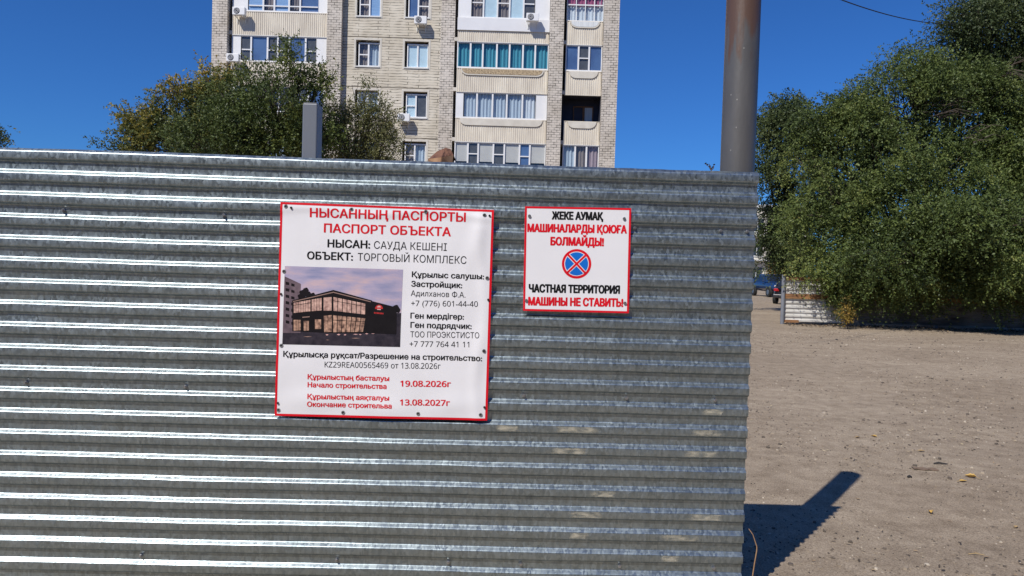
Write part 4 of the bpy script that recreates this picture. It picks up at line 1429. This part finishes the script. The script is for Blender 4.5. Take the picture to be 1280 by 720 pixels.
def lettering(board, lines, zfun, lift, name, mat, parent, step=0.009):
    """lines: (text, px left, px right, py baseline at left, slope, bold, cap height px); one part per line"""
    for (t, xl, xr, yb, sl, off, cap) in lines:
        v, f = text_mesh(t)
        x0, x1 = v[:, 0].min() - off, v[:, 0].max() + off
        u0, w0 = board.uz(xl, yb); u1, w1 = board.uz(xr, yb + sl * (xr - xl))
        L = math.hypot(u1 - u0, w1 - w0); e = ((u1 - u0) / L, (w1 - w0) / L)
        k = L / (x1 - x0)
        _, wc = board.uz(xl, yb - cap)
        ky = (wc - w0) / CAP_UNIT
        m = MB()
        flat, ff = fine_faces([(p[0] * k, p[1] * ky, p[2]) for p in v], f, step)
        # bold strokes: the same glyphs laid side by side, each a hair above the last
        shifts = [(0, 0)] if off == 0 else [(off * math.cos(q * math.pi / 6), off * 0.55 * math.sin(q * math.pi / 6)) for q in range(12)]
        for si, (sx, sy) in enumerate(shifts):
            out = []
            for p in flat:
                a = p[0] + (sx - x0) * k; b = p[1] + sy * ky
                u = u0 + a * e[0] - b * e[1]; w = w0 + a * e[1] + b * e[0]
                out.append((u, -board.off + zfun(u, w) - lift - si * 0.00003, w))
            m.add(out, ff)
        m.build(name, mat, parent)


def quad_pt(P, s, t):
    a = P[0].lerp(P[1], s); b = P[3].lerp(P[2], s)
    return a.lerp(b, t)


# ---- construction passport banner
ban = Board((351, 252.5), (617.5, 262.5), (609, 525.5), (343.5, 519.5), 0.006)
ban_o = empty("site_banner", FO, FA, "large red-edged white construction notice banner with a building picture", "banner")


def ban_y(u, w):
    P = ban.P
    s = (u - P[3].x) / (P[1].x - P[0].x); t = (w - P[3].y) / (P[0].y - P[3].y)
    y = -0.004 + 0.0038 * noise.noise((u * 2.6, w * 3.4, 7)) + 0.0016 * noise.noise((u * 9, w * 6, 2))
    # sag folds from the upper corners
    y -= 0.005 * math.exp(-((s - (0.98 - 0.30 * (1 - t) * 1.0)) / 0.045) ** 2) * max(0, min(1, (t - 0.55) / 0.3)) * max(0, min(1, (1.0 - t) * 10))
    y -= 0.004 * math.exp(-((s - 0.96 + 0.02 * math.sin(t * 9)) / 0.03) ** 2)
    y -= 0.003 * math.exp(-((t - 0.965 - 0.012 * math.sin(s * 11)) / 0.018) ** 2)
    y -= 0.0045 * math.exp(-((t - 0.06 - 0.02 * math.sin(s * 8)) / 0.05) ** 2) * abs(math.sin(s * 9.4))
    return min(y, 0.001)


def build_banner():
    P = ban.P
    n = 120
    m = MB(); vs = []
    for j in range(n + 1):
        for i in range(n + 1):
            q = quad_pt(P, i / n, j / n)
            vs.append((q.x, -ban.off + ban_y(q.x, q.y), q.y))
    fs = []; mi = []
    for j in range(n):
        for i in range(n):
            fs.append((j * (n + 1) + i, (j + 1) * (n + 1) + i, (j + 1) * (n + 1) + i + 1, j * (n + 1) + i + 1))
    m.add(vs, fs)
    o = m.build("vinyl_sheet", M['banner'], ban_o, smooth=True)
    so = o.modifiers.new("t", 'SOLIDIFY'); so.thickness = 0.0012; so.offset = -1
    # printed red edge
    m = MB(); e = 0.0105
    for (s0, s1, t0, t1) in ((0, 1, 0, e), (0, 1, 1 - e, 1), (0, e, e, 1 - e), (1 - e, 1, e, 1 - e)):
        k = 60
        vs = []
        for i in range(k + 1):
            for j in (0, 1):
                if s1 - s0 > t1 - t0: q = quad_pt(P, s0 + (s1 - s0) * i / k, t0 if j == 0 else t1)
                else: q = quad_pt(P, s0 if j == 0 else s1, t0 + (t1 - t0) * i / k)
                vs.append((q.x, -ban.off + ban_y(q.x, q.y) - 0.0006, q.y))
        m.add(vs, [(2 * i, 2 * i + 2, 2 * i + 3, 2 * i + 1) for i in range(k)])
    m.build("red_border", M['red_ink'], ban_o)
    sl = 0.031
    B, R = 0.030, 0.0
    red = [("НЫСАННЫҢ ПАСПОРТЫ", 387.4, 582.2, 271.2, sl, 0.030, 11.2), ("ПАСПОРТ ОБЪЕКТА", 405, 563.7, 290.3, sl, 0.030, 10.9),
           ("Құрылыстың басталуы", 384.8, 486.7, 473.6, 0.022, B, 6.2), ("Начало строительства", 384.8, 483.4, 483.6, 0.022, B, 6.2),
           ("19.08.2026г", 500.4, 563.7, 482.6, 0.012, B, 7.2), ("Құрылыстың аяқталуы", 384.8, 486.7, 498.0, 0.022, B, 6.2),
           ("Окончание строительва", 384.3, 490, 507.7, 0.022, B, 6.2), ("13.08.2027г", 500, 562.5, 506, 0.012, B, 7.2)]
    blk = [("НЫСАН:", 409.5, 462.9, 308.9, sl, 0.034, 9.7), ("САУДА КЕШЕНІ", 467.6, 558.5, 310.8, sl, R, 9.5), ("ОБЪЕКТ:", 384, 441.4, 323.8, sl, 0.034, 9.5),
           ("ТОРГОВЫЙ КОМПЛЕКС", 447.3, 583, 325.7, sl, R, 9.5), ("Құрылыс салушы:", 514.8, 605, 346.2, sl, B, 7), ("Застройщик:", 514, 577.8, 358, sl, B, 7),
           ("Адилханов Ф.А.", 513.6, 581.8, 369.8, sl, R, 7), ("+7 (776) 601-44-40", 514, 597.3, 382.4, 0.012, R, 7), ("Ген мердігер:", 513, 580, 397.8, 0.022, B, 7),
           ("Ген подрядчик:", 513, 589.6, 409.4, 0.022, B, 7), ("ТОО ПРОЭКСТИСТО", 513, 599, 421.4, 0.015, R, 7.4), ("+7 777 764 41 11", 512, 586.5, 433.2, 0.01, R, 7),
           ("Құрылысқа рұқсат/Разрешение на строительство:", 354.3, 602.6, 445.6, 0.022, B, 7), ("KZ29REA00565469 от 13.08.2026г", 406, 550.7, 459.0, 0.014, R, 7.2)]
    lettering(ban, red, ban_y, 0.0009, "red_lettering", M['red_ink'], ban_o)
    lettering(ban, blk, ban_y, 0.0009, "black_lettering", M['black_ink'], ban_o)
    # eyelets
    k = 4.237
    eye = [(330 + a / k, 240 + b / k) for a, b in ((118, 77), (465, 93), (858, 105), (1168, 124), (108, 421), (1182, 456))]
    eye += [(330 + a / k, 370 + b / k) for a, b in ((93, 262), (78, 603), (420, 616), (817, 622), (1147, 628), (1165, 290))]
    for px, py in eye:
        u, w = ban.uz(px, py)
        y = -ban.off + ban_y(u, w) - 0.001
        g = MB()
        for r_a, r_b, ya, yb in ((0.0105, 0.0055, y, y - 0.002),):
            nn = 16
            vs = []
            for q in range(nn):
                a = 2 * math.pi * q / nn
                for rr, yy in ((0.0092, y), (0.0084, y - 0.0018), (0.0055, y - 0.0018), (0.0042, y)):
                    vs.append((u + rr * math.cos(a), yy, w + rr * math.sin(a)))
            g.add(vs, [(q * 4 + j, ((q + 1) % nn) * 4 + j, ((q + 1) % nn) * 4 + j + 1, q * 4 + j + 1) for q in range(nn) for j in range(3)])
            vs = [(u + 0.0042 * math.cos(2 * math.pi * q / nn), y - 0.0003, w + 0.0042 * math.sin(2 * math.pi * q / nn)) for q in range(nn)]
            g.add(vs, [tuple(reversed(range(nn)))], 1)
        g.build("eyelet", [M['zinc_bolt'], M['rubber']], ban_o)
    for a, b in ((364.5, 259.8), (612, 269.8), (351.8, 367.5), (610.3, 374.5), (347.8, 503.5), (605.5, 508.8), (605, 438.4)):
        u, w = ban.uz(a, b); y = -ban.off + ban_y(u, w)
        m = MB(); m.tube([(u, y, w), (u, y - 0.006, w)], [0.0058, 0.005], 8)
        m.build("screw", M['dark_steel'], ban_o)


build_banner()


# ---- the printed picture on the banner: a dark shop building at dusk
def banner_picture():
    mats = []

    def flat(name, c1, c2=None, scale=30):
        mm = material(name, c1, c2 or c1, scale, 0.5, spec=0.15); mats.append(mm); return len(mats) - 1
    # dusk sky print: colour bands of the printed clouds
    smat = bpy.data.materials.new("printed_sky"); smat.use_nodes = True
    nt = smat.node_tree; b = nt.nodes["Principled BSDF"]; b.inputs["Roughness"].default_value = 0.5
    tc = nd(nt, "ShaderNodeTexCoord"); mp = nd(nt, "ShaderNodeMapping"); mp.inputs["Scale"].default_value = (3, 1, 14)
    nt.links.new(tc.outputs["Object"], mp.inputs[0])
    n = nd(nt, "ShaderNodeTexNoise"); n.inputs["Scale"].default_value = 2.0; n.inputs["Detail"].default_value = 5; nt.links.new(mp.outputs[0], n.inputs["Vector"])
    r = nd(nt, "ShaderNodeValToRGB")
    r.color_ramp.elements[0].position = 0.3; r.color_ramp.elements[0].color = (*srgb(134, 138, 172), 1)
    r.color_ramp.elements[1].position = 0.7; r.color_ramp.elements[1].color = (*srgb(208, 178, 178), 1)
    e2 = r.color_ramp.elements.new(0.5); e2.color = (*srgb(172, 162, 186), 1)
    nt.links.new(n.outputs["Fac"], r.inputs[0]); nt.links.new(r.outputs[0], b.inputs["Base Color"])
    mats.append(smat)
    SKY = 0
    DARK = flat("printed_black", srgb(24, 21, 24), srgb(29, 26, 29))
    GRD = flat("printed_asphalt", srgb(40, 37, 46), srgb(62, 56, 64), 40)
    GLOW = flat("printed_window_glow", srgb(222, 184, 168), srgb(150, 116, 108), 60)
    GLOW2 = flat("printed_window_warm", srgb(205, 164, 140), srgb(88, 66, 60), 60)
    BLK = flat("printed_flats", srgb(120, 103, 110), srgb(92, 78, 86), 40)
    EAVE = flat("printed_eave", srgb(150, 122, 112))
    LOGO = flat("printed_red", srgb(205, 60, 60), srgb(180, 50, 50))
    PALE = flat("printed_pale", srgb(215, 170, 165))
    m = MB()
    # picture-crop pixels (6.858 per photo pixel, from 350,330)
    def pt(a, b, lift):
        u, w = ban.uz(350 + a / 6.858, 330 + b / 6.858)
        return (u, -ban.off + ban_y(u, w) - lift, w)

    def poly(pts, mi, lift, sub=1):
        m.add([pt(a, b, lift) for a, b in reversed(pts)], [tuple(range(len(pts)))], mi)

    def grid(c00, c10, c11, c01, mi, lift, nx=16, ny=10):
        vs = []
        for j in range(ny + 1):
            for i in range(nx + 1):
                s, t = i / nx, j / ny
                a = (c00[0] * (1 - s) + c10[0] * s) * (1 - t) + (c01[0] * (1 - s) + c11[0] * s) * t
                b2 = (c00[1] * (1 - s) + c10[1] * s) * (1 - t) + (c01[1] * (1 - s) + c11[1] * s) * t
                vs.append(pt(a, b2, lift))
        m.add(vs, [(j * (nx + 1) + i, (j + 1) * (nx + 1) + i, (j + 1) * (nx + 1) + i + 1, j * (nx + 1) + i + 1) for j in range(ny) for i in range(nx)], mi)

    l0, l1, l2, l3, l4 = 0.0006, 0.0009, 0.0012, 0.0015, 0.0018
    grid((44, 17), (1056, 48), (1040, 420), (32, 420), SKY, l0)
    grid((32, 420), (1040, 420), (1031, 711), (21, 688), GRD, l0)
    grid((42, 105), (182, 170), (178, 590), (25, 590), BLK, l1, 6, 8)
    for i in range(7):
        y = 150 + i * 55
        grid((52, y), (82, y + 8), (82, y + 32), (52, y + 26), DARK, l2, 1, 1)
        grid((100, y + 14), (128, y + 22), (128, y + 44), (100, y + 38), DARK, l2, 1, 1)
    for (cx, cy, rr) in ((200, 250, 34), (225, 225, 26), (245, 262, 30), (180, 280, 28), (285, 265, 22), (995, 375, 28), (1012, 392, 22), (970, 388, 22)):
        poly([(cx + rr * math.cos(2 * math.pi * k / 11) * (1 + 0.28 * math.sin(k * 5)), cy - rr * math.sin(2 * math.pi * k / 11) * (1 + 0.28 * math.cos(k * 7))) for k in range(11)], DARK, l2)
    # the shop volume
    grid((108, 312), (460, 222), (460, 590), (108, 575), DARK, l3, 6, 4)
    grid((460, 222), (790, 312), (770, 590), (460, 590), DARK, l3, 6, 4)
    grid((770, 312), (1002, 372), (998, 600), (765, 592), DARK, l3, 5, 4)
    grid((116, 318), (460, 238), (460, 246), (116, 325), EAVE, l4, 6, 1)
    grid((460, 238), (780, 320), (780, 327), (460, 246), EAVE, l4, 6, 1)

    def panes(c00, c10, c11, c01, nx, mi, gap=0.13):
        for i in range(nx):
            s0, s1 = (i + gap / 2) / nx, (i + 1 - gap / 2) / nx
            f = lambda a, b2, s: (a[0] + (b2[0] - a[0]) * s, a[1] + (b2[1] - a[1]) * s)
            grid(f(c00, c10, s0), f(c00, c10, s1), f(c01, c11, s1), f(c01, c11, s0), mi, l4, 1, 2)
    panes((120, 332), (266, 306), (266, 404), (120, 419), 7, GLOW)
    panes((274, 304), (362, 290), (362, 396), (274, 404), 4, GLOW)
    panes((376, 288), (446, 282), (446, 398), (376, 400), 1, GLOW, 0.02)
    panes((458, 282), (736, 340), (734, 432), (458, 400), 7, GLOW, 0.16)
    panes((118, 478), (182, 478), (182, 566), (118, 572), 3, GLOW2)
    panes((205, 486), (252, 486), (252, 568), (205, 572), 2, GLOW2)
    panes((302, 474), (356, 474), (356, 556), (302, 556), 2, GLOW2, 0.06)
    panes((376, 444), (448, 436), (448, 580), (380, 584), 2, GLOW2, 0.08)
    panes((455, 438), (736, 466), (716, 580), (455, 584), 7, GLOW2, 0.16)
    grid((120, 352), (266, 330), (266, 334), (120, 356), DARK, l4 + 0.0003, 4, 1)
    grid((458, 312), (736, 362), (736, 366), (458, 316), DARK, l4 + 0.0003, 4, 1)
    grid((455, 478), (730, 492), (730, 496), (455, 482), DARK, l4 + 0.0003, 4, 1)
    poly([(195, 452), (258, 447), (258, 455), (195, 460)], EAVE, l4)
    # red roundel with pale top over a short red line of lettering
    poly([(850 + 34 * math.cos(math.pi * k / 8), 385 - 36 * math.sin(math.pi * k / 8)) for k in range(9)], LOGO, l4)
    poly([(850 + 16 * math.cos(math.pi * k / 8), 372 - 15 * math.sin(math.pi * k / 8)) for k in range(9)], PALE, l4 + 0.0003)
    poly([(834, 392), (866, 394), (866, 386), (834, 384)], PALE, l4 + 0.0003)
    for i in range(7):
        poly([(808 + i * 12, 424 + i), (816 + i * 12, 425 + i), (816 + i * 12, 412 + i), (808 + i * 12, 411 + i)][::-1], LOGO, l4)
    # lamp reflections and kerb lights
    for (a, b2, w2, h2) in ((405, 606, 14, 6), (505, 604, 16, 7), (560, 606, 12, 6), (650, 602, 22, 4), (690, 604, 12, 5), (745, 597, 14, 5), (800, 594, 18, 5), (870, 592, 20, 5), (920, 588, 12, 5), (240, 622, 40, 4), (410, 650, 16, 3), (650, 635, 40, 4)):
        poly([(a - w2, b2), (a, b2 + h2), (a + w2, b2), (a, b2 - h2)], PALE if b2 < 610 else EAVE, l1)
    m.build("printed_picture", mats, ban_o)


banner_picture()

# ---- no parking sign
ps = Board((656.2, 257.8), (789.0, 260.2), (786.0, 391.6), (653.8, 388.4), 0.010)
ps_o = empty("no_parking_sign", FO, FA, "small square white private-territory sign with a blue and red no stopping symbol", "sign")


def build_sign():
    P = ps.P; t = 0.004
    zero = lambda u, w: 0.0
    m = MB()
    f = [(q.x, -ps.off, q.y) for q in P]; bk = [(q.x, -ps.off + t, q.y) for q in P]
    m.add(f + bk, [(3, 2, 1, 0), (4, 5, 6, 7), (0, 1, 5, 4), (1, 2, 6, 5), (2, 3, 7, 6), (3, 0, 4, 7)])
    m.build("plate", M['plate'], ps_o)
    m = MB(); e = 0.019
    for (s0, s1, t0, t1) in ((0, 1, 0, e), (0, 1, 1 - e, 1), (0, e, e, 1 - e), (1 - e, 1, e, 1 - e)):
        q = [quad_pt(P, a, b) for a, b in ((s0, t1), (s1, t1), (s1, t0), (s0, t0))]
        m.add([(a.x, -ps.off - 0.0006, a.y) for a in q], [(0, 1, 2, 3)])
    m.build("red_border", M['red_ink'], ps_o)
    s = 0.0167
    blk = [("ЖЕКЕ АУМАҚ", 689.6, 754.0, 273.9, s, 0.072, 9.4), ("ЧАСТНАЯ ТЕРРИТОРИЯ", 660.7, 774.9, 364.9, s, 0.072, 9.6)]
    red = [("МАШИНАЛАРДЫ ҚОЮҒА", 658.9, 783.6, 289.4, s, 0.072, 9.6), ("БОЛМАЙДЫ!", 687.8, 754.9, 306.2, s, 0.072, 9.8), ("МАШИНЫ НЕ СТАВИТЬ!", 660, 779, 381.2, s, 0.072, 9.8)]
    lettering(ps, red, zero, 0.0008, "red_lettering", M['red_ink'], ps_o, 1)
    lettering(ps, blk, zero, 0.0008, "black_lettering", M['black_ink'], ps_o, 1)
    # round symbol
    c = Vector(ps.uz(720.7, 329.8)); r = 18.4 / F_PX * 3.4
    m = MB(); n = 48

    def disc(rr, mi, lift):
        m.add([(c.x + rr * math.cos(2 * math.pi * k / n), -ps.off - lift, c.y + rr * math.sin(2 * math.pi * k / n)) for k in range(n)], [tuple(range(n))], mi)
    disc(r, 0, 0.0006); disc(r * 0.83, 1, 0.0010); disc(r * 0.785, 2, 0.0014)

    def barx(a, half, mi, lift, ln):
        d = (math.cos(a), math.sin(a)); nn = (-d[1], d[0])
        q = [(-ln, -half), (ln, -half), (ln, half), (-ln, half)]
        m.add([(c.x + d[0] * x + nn[0] * y, -ps.off - lift, c.y + d[1] * x + nn[1] * y) for x, y in q], [(0, 1, 2, 3)], mi)
    for i, a in enumerate((math.pi / 4, -math.pi / 4)):
        barx(a, r * 0.115, 1, 0.0018 + i * 0.0002, r * 0.79)
    for i, a in enumerate((math.pi / 4, -math.pi / 4)):
        barx(a, r * 0.07, 0, 0.0023 + i * 0.0002, r * 0.84)
    m.build("symbol", [M['red_ink'], M['plate'], material("blue_ink", srgb(0, 110, 205), srgb(0, 100, 195), 3, 0.45)], ps_o)
    k = 4.5
    for a, b in ((143, 135), (676, 150), (125, 610), (680, 625)):
        u, w = ps.uz(630 + a / k, 240 + b / k)
        m = MB(); m.tube([(u, -ps.off, w), (u, -ps.off - 0.006, w)], [0.0085, 0.007], 8)
        m.build("screw", M['zinc_bolt'], ps_o)


build_sign()


# ================================================================== LITTER ON THE YARD
def scatter():
    rng = np.random.default_rng(11)
    # loose gravel: one mass of tiny stones
    N = 15000
    vs = []; fs = []; mis = []
    k = 0
    cube = [(-1, -1, -1), (1, -1, -1), (1, 1, -1), (-1, 1, -1), (-.7, -.7, .8), (.7, -.7, .8), (.7, .7, .8), (-.7, .7, .8)]
    cf = [(4, 5, 6, 7), (0, 1, 5, 4), (1, 2, 6, 5), (2, 3, 7, 6), (3, 0, 4, 7)]
    while k < N:
        y = 2.6 + 20 * rng.random() ** 1.7
        x = rng.uniform(0.7, 0.85 * y + 1.5)
        dens = noise.noise((x * 0.7, y * 0.5, 9))
        if dens < rng.uniform(-0.5, 0.35): continue
        s = rng.uniform(0.0022, 0.0055) * (1 + 1.2 * (rng.random() < 0.05)) * (0.8 + 0.07 * y)
        a = rng.uniform(0, 6.28); z = ground_z(x, y)
        sc = (s * rng.uniform(.7, 1.5), s * rng.uniform(.7, 1.2), s * rng.uniform(.5, .9))
        ca, sa = math.cos(a), math.sin(a)
        b = len(vs)
        for (p, q, r) in cube:
            p, q, r = p * sc[0] * rng.uniform(.7, 1.2), q * sc[1] * rng.uniform(.7, 1.2), r * sc[2]
            vs.append((x + p * ca - q * sa, y + p * sa + q * ca, z + r + sc[2] * 0.6))
        fs += [tuple(i + b for i in f) for f in cf]; mis += [int(rng.choice(3, p=(.5, .40, .10)))] * 5
        k += 1
    m = MB(); m.add(vs, fs); m.m = mis
    o = m.build("gravel", [material("gravel_stone", (0.34, 0.28, 0.21), (0.24, 0.19, 0.14), 9, 0.9, detail=2), material("gravel_dark", (0.13, 0.105, 0.085), (0.08, 0.065, 0.05), 9, 0.9, detail=2),
                           material("gravel_pale", (0.50, 0.44, 0.36), (0.42, 0.36, 0.28), 9, 0.9, detail=2)]); tag(o, "loose small gravel strewn over the dirt yard", "gravel", kind="stuff")
    # dry leaf crumbs, bark and twig bits
    m = MB(); n = 0
    while n < 4200:
        y = 3.6 + 20 * rng.random() ** 1.25
        x = rng.uniform(1.0, 0.85 * y + 1.0)
        d = noise.noise((x * 0.45, y * 0.45, 31)) + (0.35 if y > 18 else 0)
        d += 0.35 * math.exp(-((x - 5.2) / 2.2) ** 2 - ((y - 8.5) / 3.0) ** 2)
        if d < rng.uniform(-0.2, 0.6): continue
        s = rng.uniform(0.006, 0.022); a = rng.uniform(0, 6.28); z = ground_z(x, y) + 0.004
        u = np.array((math.cos(a), math.sin(a), rng.uniform(-.2, .3))) * s; w = np.array((-math.sin(a), math.cos(a), rng.uniform(-.3, .5))) * s * rng.uniform(.15, .5)
        c = np.array((x, y, z + s * 0.25))
        m.add([c - u, c + w, c + u, c - w], [(0, 1, 2, 3)], int(rng.choice(3, p=(.62, .26, .12))))
        n += 1
    o = m.build("leaf_litter", [material("dark_litter", (0.09, 0.065, 0.045), (0.05, 0.04, 0.03), 5, 0.9), material("tan_litter", (0.36, 0.26, 0.15), (0.25, 0.17, 0.10), 5, 0.9), material("pale_litter", (0.52, 0.43, 0.28), (0.42, 0.33, 0.2), 5, 0.9)])
    tag(o, "scattered crumbs of dry leaves and bark on the yard", "leaf litter", kind="stuff")
    # heap of leaves drifted along the far fence
    m = MB()
    for n in range(1400):
        x = rng.uniform(at(985, 400, 23.4).x, at(1320, 400, 23.4).x); y = 23.9 - abs(rng.normal(0, 0.45)); s = rng.uniform(0.02, 0.05); a = rng.uniform(0, 6.28)
        u = np.array((math.cos(a), math.sin(a), rng.uniform(-.5, .5))) * s; w = np.array((-math.sin(a), math.cos(a), rng.uniform(-.5, .5))) * s * .5
        c = np.array((x, y, ground_z(x, y) + rng.uniform(0.01, 0.06)))
        m.add([c - u, c + w, c + u, c - w], [(0, 1, 2, 3)], int(rng.choice(2, p=(.7, .3))))
    o = m.build("fallen_leaves", [bpy.data.materials["dark_litter"], bpy.data.materials["tan_litter"]]); tag(o, "drift of dead leaves along the foot of the far fence", "fallen leaves", kind="stuff")


scatter()
M['yellow_leaf'] = material("yellow_leaf", (0.62, 0.42, 0.12), (0.48, 0.30, 0.08), 18, 0.7)
M['tan_leaf'] = material("tan_leaf", (0.50, 0.36, 0.18), (0.36, 0.25, 0.12), 18, 0.7)


def fallen_leaf(px, py, size, rz, curl, label, mat):
    p = ground_at(px, py)
    z = ground_z(p.x, p.y)
    m = MB(); vs = []; n = 8
    for i in range(n + 1):
        t = i / n
        wd = 0.42 * math.sin(math.pi * t ** 0.8) * (1 - 0.15 * math.sin(t * 20))
        for j in (-1, -0.5, 0, 0.5, 1):
            vs.append(((t - 0.5) * size, j * wd * size * 0.6, size * (0.05 + curl * (abs(j) ** 2) * wd + curl * 0.6 * (t - 0.5) ** 2)))
    m.add(vs, [(i * 5 + j, (i + 1) * 5 + j, (i + 1) * 5 + j + 1, i * 5 + j + 1) for i in range(n) for j in range(4)])
    m.tube([(-0.5 * size, 0, size * .1), (-0.8 * size, 0.05 * size, 0.04 * size)], [0.0012, 0.0008], 5)
    o = m.build("fallen_leaf", mat, smooth=True)
    o.location = (p.x, p.y, z + 0.003); o.rotation_euler = (0, 0, rz)
    tag(o, label, "leaf", "dry leaves lying on the yard")


Yl, Tl = M['yellow_leaf'], M['tan_leaf']
fallen_leaf(1072, 548.5, 0.055, 0.4, 0.5, "small tan leaf, left one of the two lying side by side on the dirt", Tl)
fallen_leaf(1092, 547.5, 0.065, 2.2, 0.6, "yellow leaf, right one of the two lying side by side on the dirt", Yl)
fallen_leaf(1213, 598.5, 0.085, 2.6, 0.7, "curled yellow leaf, upper of the overlapping pair at right", Yl)
fallen_leaf(1204, 603.5, 0.07, 0.2, 0.35, "flat orange yellow leaf, lower of the overlapping pair at right", Yl)
fallen_leaf(1163, 640.5, 0.06, 1.2, 0.9, "lone upright orange leaf on bare dirt right of the fence shadow", Yl)
fallen_leaf(1270, 658.5, 0.05, 0.7, 0.5, "small tan leaf alone near the right edge of the yard", Tl)
fallen_leaf(1152, 566, 0.07, 0.1, 0.3, "flat dull tan leaf lying above the flat brown strip", Tl)


def strip():
    p = ground_at(1156, 588); z = ground_z(p.x, p.y)
    m = MB(); vs = []
    for i in range(9):
        t = i / 8
        for j in range(3):
            vs.append(((t - .5) * 0.20 + 0.006 * math.sin(i * 2.1 + j), (j - 1) * 0.035 + 0.006 * math.sin(i * 1.3), 0.006 + 0.004 * math.sin(i * 1.7 + j)))
    m.add(vs, [(i * 3 + j, (i + 1) * 3 + j, (i + 1) * 3 + j + 1, i * 3 + j + 1) for i in range(8) for j in range(2)])
    o = m.build("cardboard_scrap", material("brown_scrap", (0.20, 0.14, 0.095), (0.15, 0.10, 0.07), 30, 0.9)); o.location = (p.x, p.y, z + 0.004); o.rotation_euler = (0, 0, -0.15)
    so = o.modifiers.new("t", 'SOLIDIFY'); so.thickness = 0.004
    tag(o, "flat brown scrap pressed into the dirt yard", "scrap")
    p = ground_at(1175, 582); z = ground_z(p.x, p.y)
    m = MB(); m.tube([(-0.055, 0, 0.008), (-0.01, 0.004, 0.014), (0.06, -0.008, 0.008)], [0.005, 0.008, 0.004], 6)
    o = m.build("bark_chip", material("dark_bark", (0.03, 0.028, 0.03), (0.02, 0.02, 0.02), 20, 0.9)); o.location = (p.x, p.y, z); tag(o, "short dark stick beside the flat brown scrap", "stick")
    p = ground_at(1137, 598); z = ground_z(p.x, p.y)
    m = MB(); m.tube([(-0.016, 0, 0.008), (0.0, 0.004, 0.012), (0.018, 0, 0.006)], [0.008, 0.012, 0.006], 7)
    o = m.build("pebble", bpy.data.materials["dark_bark"]); o.location = (p.x, p.y, z); tag(o, "small black stone left of the flat brown scrap", "stone")
    # pale straw
    p = ground_at(1220, 693); z = ground_z(p.x, p.y)
    m = MB(); m.tube([(-0.045, 0, 0.006), (0.0, 0.004, 0.011), (0.045, -0.006, 0.005)], [0.0025, 0.003, 0.002], 5)
    o = m.build("straw", M['tan_leaf']); o.location = (p.x, p.y, z); tag(o, "pale piece of straw near the bottom right of the yard", "straw")
    # dry grass stalk in the fence's shadow
    p = ground_at(943, 765)
    q = [at(a, b, 3.38) for a, b in ((940, 725), (943, 705), (946, 688), (946, 683), (941, 668), (936, 661))]
    root_p = Vector((q[0].x - 0.01, 3.38, 0))
    pts = [Vector((0, 0, 0))] + [v - root_p for v in q]
    m = MB(); m.tube(pts, [0.0035, 0.003, 0.003, 0.0028, 0.0026, 0.002, 0.0012], 6)
    o = m.build("dry_stalk", material("straw_stalk", (0.36, 0.22, 0.11), (0.28, 0.16, 0.08), 30, 0.8), smooth=True); o.location = root_p
    tag(o, "bent dry grass stalk standing against the fence's right end", "stalk")


strip()


# overhead cable
def cable():
    a = at(1040, -8, 17); b = at(1195, 30, 24)
    c = at(900, -70, 12)
    pts = []
    for i in range(25):
        t = i / 24
        p = c.lerp(b, t); p.z -= 0.35 * 4 * t * (1 - t)
        pts.append(p)
    # put the cable's sag through the sight line measured on the photo
    m = MB(); base = pts[0].copy()
    m.tube([p - base for p in pts], [0.012] * len(pts), 6)
    o = m.build("overhead_cable", M['rubber'], smooth=True); o.location = base
    tag(o, "thin black overhead cable running into the tall elm", "cable")


cable()
